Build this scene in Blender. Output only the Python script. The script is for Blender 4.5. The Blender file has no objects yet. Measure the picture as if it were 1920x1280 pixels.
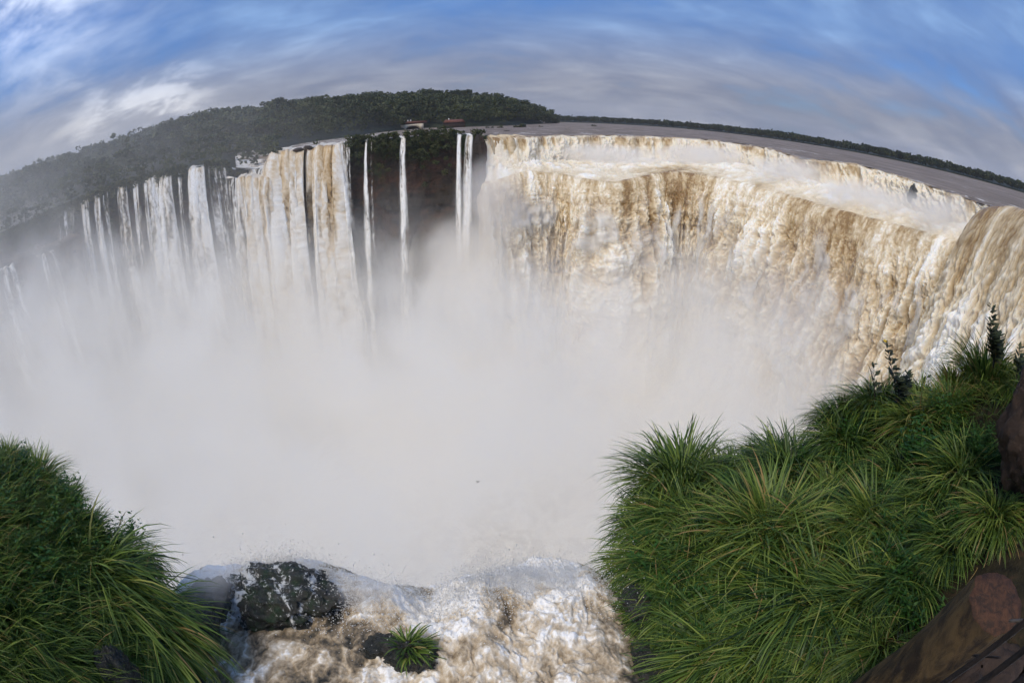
import bpy, math, random
import numpy as np
from mathutils import Matrix, Vector

S = bpy.context.scene
COL = S.collection
R = math.radians

# ------------------------------------------------------------------ camera
PW, PH = 1920.0, 1280.0
FPX, PITCH, ROLL, CAMZ = 1085.0, R(22.3), R(0.3), 6.0
cam = bpy.data.cameras.new('camera')
cam.type = 'PANO'
cam.panorama_type = 'FISHEYE_EQUISOLID'
cam.fisheye_lens = FPX / PW * 36.0
cam.fisheye_fov = R(180)
cam.sensor_width = 36.0
cam.sensor_fit = 'HORIZONTAL'
cam.clip_start, cam.clip_end = 0.1, 20000
camo = bpy.data.objects.new('camera', cam)
COL.objects.link(camo)
camo.location = (0, 0, CAMZ)
camo.rotation_euler = (Matrix.Rotation(R(90) - PITCH, 3, 'X') @ Matrix.Rotation(-ROLL, 3, 'Z')).to_euler()
S.camera = camo

# ------------------------------------------------------------------ bearings of the survey
def ray(px, py):
    dx, dy = px - PW / 2, PH / 2 - py
    r = math.hypot(dx, dy) + 1e-9
    th = 2 * math.asin(r / (2 * FPX))
    x2, u2, f = math.sin(th) * dx / r, math.sin(th) * dy / r, math.cos(th)
    x = x2 * math.cos(ROLL) + u2 * math.sin(ROLL); u = -x2 * math.sin(ROLL) + u2 * math.cos(ROLL)
    y = f * math.cos(PITCH) + u * math.sin(PITCH); z = -f * math.sin(PITCH) + u * math.cos(PITCH)
    return x, y, z
# ------------------------------------------------------------------ sky, sun, exposure
SUN_AZ, SUN_EL = R(-148), R(54)          # azimuth measured from +Y towards +X
SUN_DIR = Vector((math.sin(SUN_AZ) * math.cos(SUN_EL), math.cos(SUN_AZ) * math.cos(SUN_EL), math.sin(SUN_EL)))
S.view_settings.view_transform = 'Standard'
S.view_settings.look = 'None'
S.view_settings.exposure = 0.26
S.view_settings.gamma = 1.0
S.view_settings.use_curve_mapping = False
S.cycles.use_denoising = True
S.cycles.max_bounces = 12
S.cycles.diffuse_bounces = 3
S.cycles.glossy_bounces = 2
S.cycles.transmission_bounces = 3
S.cycles.volume_bounces = 8
S.cycles.transparent_max_bounces = 12
S.cycles.volume_step_rate = 3.0
S.cycles.volume_max_steps = 128
S.cycles.use_adaptive_sampling = True
S.cycles.adaptive_threshold = 0.03
S.cycles.adaptive_min_samples = 24
S.cycles.time_limit = 600.0
S.cycles.caustics_reflective = False
S.cycles.caustics_refractive = False


class NT:
    """short-hand for building node trees"""
    def __init__(s, tree): s.t = tree
    def n(s, kind, **kw):
        nd = s.t.nodes.new(kind)
        for k, v in kw.items(): setattr(nd, k, v)
        return nd
    def put(s, sock, v):
        if hasattr(v, 'is_output'): s.t.links.new(v, sock)
        elif v is not None: sock.default_value = v
    def math(s, op, a, b=None, c=None, clamp=False):
        nd = s.n('ShaderNodeMath', operation=op, use_clamp=clamp)
        for i, v in enumerate((a, b, c)): s.put(nd.inputs[i], v)
        return nd.outputs[0]
    def vmath(s, op, a, b=None):
        nd = s.n('ShaderNodeVectorMath', operation=op)
        s.put(nd.inputs[0], a)
        if b is not None: s.put(nd.inputs[1], b)
        return nd.outputs[0] if op not in ('DOT_PRODUCT', 'LENGTH') else nd.outputs[1]
    def step(s, v, a, b, c=0.0, d=1.0):
        nd = s.n('ShaderNodeMapRange', interpolation_type='SMOOTHSTEP')
        for i, q in enumerate((v, a, b, c, d)): s.put(nd.inputs[i], q)
        return nd.outputs[0]
    def noise(s, vec, scale, detail=4, rough=0.55, dist=0.0):
        nd = s.n('ShaderNodeTexNoise')
        s.put(nd.inputs['Vector'], vec)
        nd.inputs['Scale'].default_value = scale
        nd.inputs['Detail'].default_value = detail
        nd.inputs['Roughness'].default_value = rough
        nd.inputs['Distortion'].default_value = dist
        return nd.outputs[0]
    def mix(s, f, a, b):
        nd = s.n('ShaderNodeMix', data_type='RGBA')
        s.put(nd.inputs[0], f); s.put(nd.inputs[6], rgba(a)); s.put(nd.inputs[7], rgba(b))
        return nd.outputs[2]
    def ramp(s, f, stops):
        nd = s.n('ShaderNodeValToRGB'); s.put(nd.inputs[0], f)
        e = nd.color_ramp.elements
        while len(e) < len(stops): e.new(0.5)
        for q, (p, c) in zip(e, stops): q.position = p; q.color = rgba(c)
        return nd.outputs[0]
    def mapping(s, vec, scale=(1, 1, 1), rot=(0, 0, 0), loc=(0, 0, 0)):
        nd = s.n('ShaderNodeMapping'); s.put(nd.inputs[0], vec)
        nd.inputs['Location'].default_value = loc
        nd.inputs['Rotation'].default_value = rot; nd.inputs['Scale'].default_value = scale
        return nd.outputs[0]


def rgba(c):
    if hasattr(c, 'is_output'): return c
    return tuple(c) if len(c) == 4 else (*c, 1.0)


def build_world():
    w = bpy.data.worlds.new('World'); S.world = w; w.use_nodes = True
    w.node_tree.nodes.clear()
    T = NT(w.node_tree)
    sky = T.n('ShaderNodeTexSky', sky_type='NISHITA', sun_disc=False)
    sky.sun_elevation = SUN_EL; sky.sun_rotation = SUN_AZ
    sky.air_density = 1.0; sky.dust_density = 0.6; sky.ozone_density = 3.0
    d = T.n('ShaderNodeTexCoord').outputs['Generated']
    sep = T.n('ShaderNodeSeparateXYZ'); T.put(sep.inputs[0], d)
    z = T.math('MAXIMUM', sep.outputs[2], 0.0)
    # cloud deck: the direction meets a curved layer high above
    inv = T.math('DIVIDE', 1.0, T.math('ADD', z, 0.34))
    comb = T.n('ShaderNodeCombineXYZ')
    T.put(comb.inputs[0], T.math('MULTIPLY', sep.outputs[0], inv))
    T.put(comb.inputs[1], T.math('MULTIPLY', sep.outputs[1], inv))
    deck = comb.outputs[0]
    n1 = T.noise(T.mapping(deck, (0.9, 1.3, 1), (0, 0, R(-28)), (3.1, 1.7, 0)), 1.0, 3, 0.5, 0.4)
    n2 = T.noise(T.mapping(deck, (2.3, 3.6, 1), (0, 0, R(-24)), (7.4, 2.2, 0)), 1.0, 8, 0.58, 0.35)
    mixn = T.math('ADD', T.math('MULTIPLY', n1, 0.6), T.math('MULTIPLY', n2, 0.5))
    cover = T.step(T.math('SUBTRACT', mixn, T.math('MULTIPLY', T.math('SUBTRACT', T.math('MINIMUM', z, 0.21), 0.10), 0.9)), 0.20, 0.54)
    # blue-grey layered cloud, darker underneath, paler where it is torn; thin enough overhead to let the blue through
    n3 = T.noise(T.mapping(deck, (1.5, 5.0, 1), (0, 0, R(-12)), (1.4, 5.2, 0)), 1.0, 7, 0.58, 0.5)
    tex = T.math('ADD', T.math('MULTIPLY', n2, 0.45), T.math('ADD', T.math('MULTIPLY', n3, 0.22), T.math('MULTIPLY', n1, 0.33)))
    cl = T.ramp(tex, [(0.34, (1.5, 1.75, 2.5)), (0.45, (2.1, 2.35, 3.15)), (0.54, (2.8, 3.0, 3.7)), (0.64, (4.2, 4.25, 4.7))])
    tint = T.mix(T.step(z, 0.05, 0.20, 0.0, 0.75), (1.0, 1.0, 1.0), (0.42, 0.88, 1.55))
    clt = T.mix(1.0, cl, tint); clt.node.blend_type = 'MULTIPLY'
    bluish = T.mix(1.0, sky.outputs[0], (0.34, 0.64, 1.08))
    bluish.node.blend_type = 'MULTIPLY'
    col = T.mix(cover, bluish, clt)
    # bright rents in the deck: a thin patch high on the left and a torn edge low on the left
    add = col
    for (px, py), k, pw, lo, hi in (((70, -50), 7.5, 90.0, 0.30, 0.65), ((215, 235), 3.2, 300.0, 0.48, 0.64), ((320, 200), 3.2, 500.0, 0.46, 0.62)):
        v = Vector(ray(px, py)).normalized()
        dot = T.vmath('DOT_PRODUCT', d, tuple(v))
        g = T.math('MULTIPLY', T.math('POWER', T.math('MAXIMUM', dot, 0.0), pw), T.step(n2, lo, hi, 0.10, 1.0))
        sc_ = T.n('ShaderNodeVectorMath', operation='SCALE'); sc_.inputs[0].default_value = (k, k * .98, k * .93); T.put(sc_.inputs['Scale'], g)
        m_ = T.n('ShaderNodeMix', data_type='RGBA', blend_type='ADD'); m_.inputs[0].default_value = 1.0
        T.put(m_.inputs[6], add); T.put(m_.inputs[7], sc_.outputs[0]); add = m_.outputs[2]
    bg = T.n('ShaderNodeBackground'); T.put(bg.inputs[0], add); bg.inputs[1].default_value = 0.10
    out = T.n('ShaderNodeOutputWorld'); T.put(out.inputs[0], bg.outputs[0])


build_world()
sun = bpy.data.lights.new('sun', 'SUN')
sun.energy = 2.3; sun.angle = R(32); sun.color = (1.0, 0.90, 0.75)
suno = bpy.data.objects.new('sun', sun); COL.objects.link(suno)
suno.rotation_euler = SUN_DIR.to_track_quat('Z', 'Y').to_euler()

# ------------------------------------------------------------------ points of the place
def at(px, py, D):
    x, y, z = ray(px, py); h = math.hypot(x, y)
    return np.array((x / h * D, y / h * D, CAMZ + z / h * D))
def at_z(px, py, zz):
    x, y, z = ray(px, py); t = (zz - CAMZ) / z
    return np.array((x * t, y * t, zz))

# ------------------------------------------------------------------ helpers
rng = np.random.default_rng(7)

def hash2(ix, iy, seed):
    h = (ix.astype(np.int64) * 374761393 + iy.astype(np.int64) * 668265263 + seed * 974634541) & 0xFFFFFFFF
    h = ((h ^ (h >> 13)) * 1274126177) & 0xFFFFFFFF
    h = ((h ^ (h >> 15)) * 2246822519) & 0xFFFFFFFF
    return (h ^ (h >> 16)) & 0xFFFFFFFF
def noise2(x, y, seed=0):
    """gradient noise, about -1..1"""
    x = np.asarray(x, float); y = np.asarray(y, float)
    ix, iy = np.floor(x), np.floor(y); fx, fy = x - ix, y - iy
    ix, iy = ix.astype(np.int64), iy.astype(np.int64)
    sx = fx * fx * fx * (fx * (fx * 6 - 15) + 10); sy = fy * fy * fy * (fy * (fy * 6 - 15) + 10)
    def g(a, b, dx, dy):
        an = hash2(ix + a, iy + b, seed) * (2 * math.pi / 4294967296.0)
        return np.cos(an) * dx + np.sin(an) * dy
    a = g(0, 0, fx, fy); b = g(1, 0, fx - 1, fy); c = g(0, 1, fx, fy - 1); d = g(1, 1, fx - 1, fy - 1)
    return 1.5 * ((a * (1 - sx) + b * sx) * (1 - sy) + (c * (1 - sx) + d * sx) * sy)
def fbm(x, y, oct=5, seed=0, gain=0.5, lac=2.03):
    o, a, t = 0, 1.0, 0
    for i in range(oct):
        o = o + a * noise2(x, y, seed + i * 17); t += a
        x, y, a = x * lac + 3.7, y * lac + 1.3, a * gain
    return o / t
def billow(x, y, oct=5, seed=0, gain=0.5, lac=2.1):
    """rounded heads with sharp creases, 0..1"""
    o, a, t = 0, 1.0, 0
    for i in range(oct):
        o = o + a * np.abs(noise2(x, y, seed + i * 17)) * 1.6; t += a
        x, y, a = x * lac + 5.1, y * lac + 2.9, a * gain
    return np.clip(o / t, 0, 1.3)
def sstep(x, a, b):
    t = np.clip((np.asarray(x, float) - a) / (b - a), 0, 1); return t * t * (3 - 2 * t)

def mesh_from(name, V, quads=None, tris=None, attrs=None, smooth=True):
    me = bpy.data.meshes.new(name)
    V = np.ascontiguousarray(V, np.float32).reshape(-1, 3)
    nq = 0 if quads is None else len(quads); nt = 0 if tris is None else len(tris)
    idx = []
    if nq: idx.append(np.asarray(quads, np.int32).ravel())
    if nt: idx.append(np.asarray(tris, np.int32).ravel())
    idx = np.concatenate(idx)
    tot = np.concatenate([np.full(nq, 4, np.int32), np.full(nt, 3, np.int32)])
    start = np.concatenate([[0], np.cumsum(tot)[:-1]]).astype(np.int32)
    me.vertices.add(len(V)); me.vertices.foreach_set('co', V.ravel())
    me.loops.add(len(idx)); me.loops.foreach_set('vertex_index', idx)
    me.polygons.add(nq + nt); me.polygons.foreach_set('loop_start', start); me.polygons.foreach_set('loop_total', tot)
    me.update(calc_edges=True)
    if smooth: me.polygons.foreach_set('use_smooth', np.ones(nq + nt, bool))
    for k, v in (attrs or {}).items():
        a = me.attributes.new(k, 'FLOAT', 'POINT'); a.data.foreach_set('value', np.ascontiguousarray(v, np.float32).ravel())
    me.validate()
    return me
def grid_quads(nu, nv):
    """vertex index = u*nv + v"""
    u, v = np.meshgrid(np.arange(nu - 1), np.arange(nv - 1), indexing='ij'); a = (u * nv + v).ravel()
    return np.stack([a, a + nv, a + nv + 1, a + 1], 1)
def link(name, me, mat, parent=None):
    o = bpy.data.objects.new(name, me); COL.objects.link(o)
    if mat and me and not me.materials: me.materials.append(mat)
    if parent: o.parent = parent
    return o
def tag(o, label=None, cat=None, group=None, kind=None):
    for k, v in (('label', label), ('category', cat), ('group', group), ('kind', kind)):
        if v: o[k] = v
    return o
def empty(name, loc=(0, 0, 0), rz=0.0):
    o = bpy.data.objects.new(name, None); COL.objects.link(o); o.location = loc; o.rotation_euler = (0, 0, rz); o.empty_display_size = 0.2
    return o
def copy_tree(o, parent=None):
    c = o.copy(); COL.objects.link(c)
    if parent: c.parent = parent
    for ch in list(o.children): copy_tree(ch, c)
    return c
def catmull(P, n):
    P = np.asarray(P, float); m = len(P)
    d = np.concatenate([[0], np.cumsum(np.linalg.norm(np.diff(P[:, :3], axis=0), axis=1))]); d /= d[-1]
    t = np.linspace(0, 1, n); i = np.clip(np.searchsorted(d, t, side='right') - 1, 0, m - 2)
    f = ((t - d[i]) / (d[i + 1] - d[i]))[:, None]
    p0, p1, p2, p3 = P[np.maximum(i - 1, 0)], P[i], P[i + 1], P[np.minimum(i + 2, m - 1)]
    return 0.5 * (2 * p1 + (p2 - p0) * f + (2 * p0 - 5 * p1 + 4 * p2 - p3) * f ** 2 + (3 * p1 - p0 - 3 * p2 + p3) * f ** 3)

# ------------------------------------------------------------------ materials
MAT = {}
def new_mat(name):
    m = bpy.data.materials.new(name); m.use_nodes = True; m.node_tree.nodes.clear()
    T = NT(m.node_tree); out = T.n('ShaderNodeOutputMaterial'); MAT[name] = m
    return m, T, out
def principled(T, col, rough=0.6, spec=0.5, normal=None, **kw):
    p = T.n('ShaderNodeBsdfPrincipled')
    T.put(p.inputs['Base Color'], rgba(col)); T.put(p.inputs['Roughness'], rough); p.inputs['Specular IOR Level'].default_value = spec
    if normal is not None: T.put(p.inputs['Normal'], normal)
    return p
def bump(T, h, strength=0.5, dist=0.1):
    b = T.n('ShaderNodeBump'); b.inputs['Strength'].default_value = strength; b.inputs['Distance'].default_value = dist
    T.put(b.inputs['Height'], h); return b.outputs[0]
def attr(T, name): return T.n('ShaderNodeAttribute', attribute_name=name).outputs['Fac']
def objc(T): return T.n('ShaderNodeTexCoord').outputs['Object']

def mk_materials():
    # white and silt-brown falling water: 'foam' says how much air is in it
    for nm, sc, stops in (
        ('falling_water', 1.0, [(0.0, (0.28, 0.175, 0.075)), (0.22, (0.42, 0.30, 0.155)), (0.48, (0.60, 0.48, 0.31)), (0.74, (0.76, 0.67, 0.51)), (1.0, (0.88, 0.85, 0.78))]),
        ('pale_water', 1.0, [(0.0, (0.42, 0.28, 0.13)), (0.35, (0.58, 0.47, 0.32)), (0.65, (0.70, 0.66, 0.59)), (1.0, (0.80, 0.80, 0.78))]),
        ('near_water', 12.0, [(0.0, (0.020, 0.021, 0.018)), (0.2, (0.075, 0.066, 0.052)), (0.42, (0.235, 0.18, 0.115)), (0.66, (0.48, 0.385, 0.265)), (0.86, (0.70, 0.62, 0.50)), (1.0, (0.90, 0.88, 0.84))])):
        m, T, out = new_mat(nm)
        f = attr(T, 'foam'); o = objc(T)
        n = T.noise(o, 1.1 * sc, 5, 0.62, 0.6) if nm != 'near_water' else T.noise(o, 3.6, 5, 0.6, 0.3)
        if nm == 'near_water': n = T.math('ADD', T.math('MULTIPLY', n, 0.45), T.math('MULTIPLY', T.noise(o, 15.0, 6, 0.68, 0.4), 0.55))
        ff = T.math('ADD', f, T.math('MULTIPLY', T.math('SUBTRACT', n, 0.5), 0.30 if nm == 'falling_water' else 0.45 if nm == 'pale_water' else 0.95), clamp=True)
        col = T.ramp(ff, stops)
        if nm == 'near_water':
            sp_ = T.noise(o, 60.0, 3, 0.7); col = T.mix(T.math('MULTIPLY', T.step(sp_, 0.55, 0.75), T.step(ff, 0.15, 0.5, 0.06, 0.28)), col, (0.93, 0.92, 0.89))
        rough = T.step(ff, 0.1, 0.6, 0.25 if nm != 'near_water' else 0.5, 0.75)
        p = principled(T, col, rough, 0.25 if nm != 'near_water' else 0.12, bump(T, T.noise(o, 2.6 * sc, 5, 0.7), 0.15, 0.4 / sc))
        p.inputs['Subsurface Weight'].default_value = 0.50 if nm == 'falling_water' else 0.0
        p.inputs['Subsurface Radius'].default_value = (1.0, 0.85, 0.65); p.inputs['Subsurface Scale'].default_value = 0.8
        tr = T.n('ShaderNodeBsdfTransparent')
        mx = T.n('ShaderNodeMixShader'); T.put(mx.inputs[0], attr(T, 'cover'))
        T.put(mx.inputs[1], tr.outputs[0]); T.put(mx.inputs[2], p.outputs[0]); T.put(out.inputs[0], mx.outputs[0])
    # upper river
    m, T, out = new_mat('river'); o = objc(T)
    st = T.noise(T.mapping(o, (0.10, 0.035, 0.1), (0, 0, R(18))), 1.0, 6, 0.62, 0.5)
    col = T.mix(T.step(st, 0.35, 0.7), (0.17, 0.132, 0.10), (0.29, 0.24, 0.20))
    fo = T.noise(T.mapping(o, (0.30, 0.16, 0.3), (0, 0, R(18))), 1.0, 7, 0.72, 0.9)
    fm = T.math('MULTIPLY', T.step(T.math('ADD', fo, T.math('MULTIPLY', attr(T, 'foam'), 0.30)), 0.66, 0.80), 0.9)
    col = T.mix(fm, col, (0.80, 0.77, 0.72))
    hh = T.math('ADD', T.noise(T.mapping(o, (0.5, 0.25, 0.5)), 1.0, 5, 0.7), T.noise(o, 2.0, 3, 0.6))
    p = principled(T, col, T.step(fm, 0, 1, 0.55, 0.8), 0.08, bump(T, hh, 0.7, 0.5)); T.put(out.inputs[0], p.outputs[0])
    # cliff: wet basalt, reddish where it dries, mossy
    m, T, out = new_mat('cliff_rock'); o = objc(T)
    n = T.noise(T.mapping(o, (0.09, 0.09, 0.14)), 1.0, 7, 0.65, 0.6)
    col = T.ramp(n, [(0.30, (0.018, 0.016, 0.013)), (0.47, (0.040, 0.030, 0.022)), (0.58, (0.085, 0.042, 0.026)), (0.75, (0.12, 0.075, 0.05))])
    mo = T.step(T.math('ADD', T.noise(T.mapping(o, (0.16, 0.16, 0.09)), 1.0, 6, 0.7), attr(T, 'moss')), 0.62, 0.82)
    col = T.mix(mo, col, T.mix(T.noise(o, 0.8, 4, 0.6), (0.016, 0.024, 0.009), (0.050, 0.065, 0.022)))
    p = principled(T, col, 0.7, 0.3, bump(T, T.noise(T.mapping(o, (0.5, 0.5, 0.8)), 1.0, 7, 0.7), 1.0, 1.2)); T.put(out.inputs[0], p.outputs[0])
    # near rock, wet
    m, T, out = new_mat('wet_rock'); o = objc(T)
    n = T.noise(o, 3.0, 8, 0.7, 0.4)
    col = T.ramp(n, [(0.3, (0.010, 0.010, 0.009)), (0.5, (0.030, 0.032, 0.026)), (0.7, (0.075, 0.060, 0.046))])
    mo = T.step(T.math('ADD', T.noise(o, 5.0, 6, 0.7), attr(T, 'moss')), 0.60, 0.85)
    col = T.mix(mo, col, (0.020, 0.042, 0.016))
    wt = T.step(T.math('ADD', T.noise(T.mapping(o, (7.5, 7.5, 3.2)), 1.0, 8, 0.72, 1.8), attr(T, 'foam')), 0.62, 0.72)
    col = T.mix(wt, col, (0.70, 0.70, 0.67))
    p = principled(T, col, 0.28, 0.5, bump(T, T.noise(o, 9.0, 7, 0.75), 0.9, 0.08)); T.put(out.inputs[0], p.outputs[0])
    # soil and dead leaves under the grass
    m, T, out = new_mat('soil'); o = objc(T)
    n = T.noise(o, 4.0, 7, 0.7)
    col = T.ramp(n, [(0.3, (0.012, 0.010, 0.006)), (0.55, (0.035, 0.028, 0.014)), (0.75, (0.085, 0.045, 0.025))])
    p = principled(T, col, 0.9, 0.2, bump(T, n, 1.0, 0.08)); T.put(out.inputs[0], p.outputs[0])
    m, T, out = new_mat('brown_rock'); o = objc(T)
    n = T.noise(o, 2.5, 8, 0.68, 0.5)
    col = T.ramp(n, [(0.3, (0.014, 0.010, 0.007)), (0.5, (0.042, 0.026, 0.017)), (0.75, (0.09, 0.055, 0.036))])
    p = principled(T, col, 0.75, 0.3, bump(T, T.noise(o, 8.0, 7, 0.7), 0.9, 0.06)); T.put(out.inputs[0], p.outputs[0])
    # leaves and blades
    for nm, stops, tl in (
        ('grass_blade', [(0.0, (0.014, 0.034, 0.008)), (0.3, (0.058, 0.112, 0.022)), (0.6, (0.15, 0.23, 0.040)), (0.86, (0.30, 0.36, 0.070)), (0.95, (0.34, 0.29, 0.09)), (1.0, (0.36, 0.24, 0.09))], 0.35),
        ('herb_leaf', [(0.0, (0.018, 0.060, 0.012)), (0.5, (0.040, 0.115, 0.018)), (1.0, (0.095, 0.175, 0.030))], 0.35),
        ('weed_leaf', [(0.0, (0.020, 0.026, 0.014)), (0.6, (0.038, 0.055, 0.024)), (1.0, (0.075, 0.080, 0.035))], 0.2),
        ('tree_leaf', [(0.0, (0.016, 0.026, 0.010)), (0.5, (0.036, 0.054, 0.018)), (1.0, (0.090, 0.105, 0.038))], 0.2),
        ('bush_leaf', [(0.0, (0.024, 0.034, 0.011)), (0.5, (0.050, 0.066, 0.020)), (1.0, (0.105, 0.105, 0.035))], 0.2)):
        m, T, out = new_mat(nm)
        rnd = T.n('ShaderNodeObjectInfo').outputs['Random']
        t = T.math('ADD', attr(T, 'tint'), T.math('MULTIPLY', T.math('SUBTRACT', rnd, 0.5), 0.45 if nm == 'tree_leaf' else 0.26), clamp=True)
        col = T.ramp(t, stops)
        p = principled(T, col, 0.42 if 'grass' in nm or 'herb' in nm else 0.65, 0.35)
        tb = T.n('ShaderNodeBsdfTranslucent'); T.put(tb.inputs[0], col)
        mx = T.n('ShaderNodeMixShader'); mx.inputs[0].default_value = tl
        T.put(mx.inputs[1], p.outputs[0]); T.put(mx.inputs[2], tb.outputs[0]); T.put(out.inputs[0], mx.outputs[0])
    for nm, c1, c2, sc in (('bark', (0.035, 0.026, 0.018), (0.10, 0.08, 0.06), 2.0), ('log_bark', (0.022, 0.014, 0.008), (0.115, 0.072, 0.028), 7.0),
                           ('cut_wood', (0.026, 0.013, 0.007), (0.085, 0.036, 0.016), 14.0), ('dark_board', (0.008, 0.007, 0.007), (0.030, 0.020, 0.015), 6.0),
                           ('pale_board', (0.15, 0.11, 0.075), (0.28, 0.22, 0.16), 8.0), ('forest_floor', (0.010, 0.015, 0.006), (0.022, 0.030, 0.011), 0.15),
                           ('cream_render', (0.50, 0.44, 0.34), (0.62, 0.55, 0.44), 0.6), ('roof_tile', (0.10, 0.035, 0.024), (0.17, 0.062, 0.042), 0.8),
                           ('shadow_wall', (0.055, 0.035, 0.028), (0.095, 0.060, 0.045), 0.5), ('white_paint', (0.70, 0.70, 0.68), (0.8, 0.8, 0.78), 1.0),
                           ('petal', (0.55, 0.36, 0.03), (0.7, 0.5, 0.05), 3.0), ('feather', (0.012, 0.012, 0.012), (0.03, 0.03, 0.03), 9.0)):
        m, T, out = new_mat(nm); o = objc(T)
        n = T.noise(T.mapping(o, (1, 1, 0.35) if 'bark' in nm or 'board' in nm else (1, 1, 1)), sc, 7, 0.68, 0.6)
        p = principled(T, T.mix(T.step(n, 0.36, 0.66), c1, c2), 0.7, 0.3, bump(T, n, 0.8, 0.3 / sc)); T.put(out.inputs[0], p.outputs[0])
    m, T, out = new_mat('droplet')
    p = principled(T, (0.80, 0.77, 0.71), 0.35, 0.5); T.put(out.inputs[0], p.outputs[0])


mk_materials()


# ------------------------------------------------------------------ gorge outline
G = np.array((5.0, 85.0))              # middle of the gorge
def lip_tab(rows):
    a = np.array(rows, float)
    def f(px):
        px = np.asarray(px, float)
        return np.stack([at(p, np.interp(p, a[:, 0], a[:, 1]), np.interp(p, a[:, 0], a[:, 2])) for p in px.ravel()])
    return f
def outward(P):
    t = np.gradient(P[:, :2], axis=0); k = max(3, len(P) // 14)
    ker = np.ones(k) / k
    t = np.stack([np.convolve(np.pad(t[:, i], (k, k), 'edge'), ker, 'same')[k:-k] for i in (0, 1)], 1)
    n = np.stack([-t[:, 1], t[:, 0]], 1); n /= np.linalg.norm(n, axis=1, keepdims=True) + 1e-9
    s = np.sign(((G - P[:, :2]) * n).sum(1)); s = np.where(s == 0, 1, s); s = np.sign(np.median(s))
    return n * s
CLIFF = [(-160, 540, 196), (-60, 478, 192), (40, 430, 189), (100, 402, 188), (150, 381, 186), (185, 364, 185), (240, 345, 184), (335, 322, 181), (375, 313, 180), (420, 312, 180), (440, 318, 182),
         (470, 318, 186), (505, 318, 184), (515, 284, 176), (580, 278, 174), (645, 268, 172), (690, 264, 170), (755, 259, 168), (800, 254, 167), (860, 252, 166), (910, 255, 165)]
cliff_lip = lip_tab(CLIFF)
UPPER = [(900, 262, 166), (912, 259, 167), (950, 257, 170), (990, 256, 176), (1040, 254, 186), (1150, 254, 200), (1240, 256, 208), (1330, 262, 208), (1420, 274, 196), (1470, 287, 184), (1500, 297, 176),
         (1560, 302, 172), (1600, 306, 169), (1640, 316, 165), (1740, 347, 150), (1800, 368, 141), (1860, 388, 131), (1940, 420, 120)]
upper_lip = lip_tab(UPPER)
BASE = [(880, 308, 166), (900, 314, 161), (950, 312, 162), (1000, 303, 166), (1050, 300, 174), (1100, 300, 182), (1240, 300, 194), (1330, 303, 193), (1400, 309, 186), (1480, 327, 172), (1560, 350, 163), (1640, 372, 156), (1700, 392, 148),
        (1780, 416, 139), (1850, 440, 128), (1940, 470, 116)]
upper_base = lip_tab(BASE)
MAINL = [(880, 330, 168), (893, 336, 165), (908, 342, 161), (930, 340, 158), (960, 327, 159), (1000, 320, 161), (1050, 325, 162), (1110, 338, 158), (1150, 342, 157), (1200, 331, 161), (1250, 321, 166), (1330, 328, 166), (1400, 345, 160),
         (1480, 365, 150), (1560, 390, 142), (1640, 410, 136), (1700, 425, 132), (1780, 447, 127), (1850, 478, 120), (1940, 510, 112)]
main_lip = lip_tab(MAINL)

def fall_sheet(P, height, nv, v0=3.0, out=None):
    """falling sheet from the lip P (n,3): returns grid positions, outward normals, arc length along the lip, depth fallen"""
    n = len(P); out = outward(P) if out is None else out
    s = np.concatenate([[0], np.cumsum(np.linalg.norm(np.diff(P[:, :2], axis=0), axis=1))])
    q = np.linspace(0, 1, nv) ** 1.15
    h = height * q
    t = np.sqrt(2 * h / 9.8)
    off = v0 * t
    X = P[:, None, 0] + out[:, None, 0] * off[None]; Y = P[:, None, 1] + out[:, None, 1] * off[None]
    Z = P[:, None, 2] - h[None] * (1 + 0 * P[:, None, 2])
    # outward-up normal of the parabola
    sl = v0 / np.maximum(9.8 * t, 0.6)
    nz = sl / np.sqrt(1 + sl * sl); nh = 1 / np.sqrt(1 + sl * sl)
    N = np.stack([out[:, None, 0] * nh[None], out[:, None, 1] * nh[None], np.broadcast_to(nz[None], X.shape)], -1)
    return np.stack([X, Y, Z], -1), N, s, h

def cols_px(f, a, b, n):
    """n columns evenly spaced along the ground between two bearings"""
    px = np.linspace(a, b, 160); P = f(px)
    return catmull(P, n)

# ------------------------------------------------------------------ ground, river, far bank
FRONT = [(1036, 232), (950, 236), (880, 238), (800, 240), (745, 245), (700, 250), (650, 258), (560, 270), (520, 281)]
fr_px = np.array([p for p, _ in FRONT])[::-1]; fr_D = np.array([np.hypot(*at_z(p, y, 0.0)[:2]) for p, y in FRONT])[::-1]
SKY = [(-160, 400, 430), (0, 337, 430), (100, 303, 430), (200, 279, 440), (300, 243, 450), (400, 217, 460), (500, 203, 480), (600, 190, 500), (700, 180, 520), (800, 176, 540), (900, 178, 560), (950, 184, 580),
       (1000, 200, 620), (1030, 215, 650), (1042, 228, 680)]
SKY = np.array(SKY, float)
TREE_H = 13.0
def front_r(px):
    r0 = np.interp(px, [c[0] for c in CLIFF], [c[2] for c in CLIFF]) + 9
    return np.where(px < 512, r0, np.maximum(np.interp(px, fr_px, fr_D), r0))
def ground_z(px, r):
    px = np.asarray(px, float); r = np.asarray(r, float)
    lz = np.interp(px, LZ_PX, LZ)
    ds = np.interp(px, SKY[:, 0], SKY[:, 2])
    hz = np.interp(px, SKY[:, 0], HILL)
    rf = front_r(px)
    base = np.where(px < 512, lz, 0.3)
    t = np.clip((r - rf) / (ds - rf), 0, 1.15)
    g = base + (hz - base) * (t ** 0.8)
    # in front of the wood the ground lies under the river
    return np.where(r < rf, np.where(px < 512, lz + 0.2, -2.5), g)
LZ_PX = np.array([c[0] for c in CLIFF], float); LZ = cliff_lip(LZ_PX)[:, 2]
HILL = []
for p, y, D in SKY: HILL.append(at(p, y, D)[2] - TREE_H)
HILL = np.array(HILL)

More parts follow.
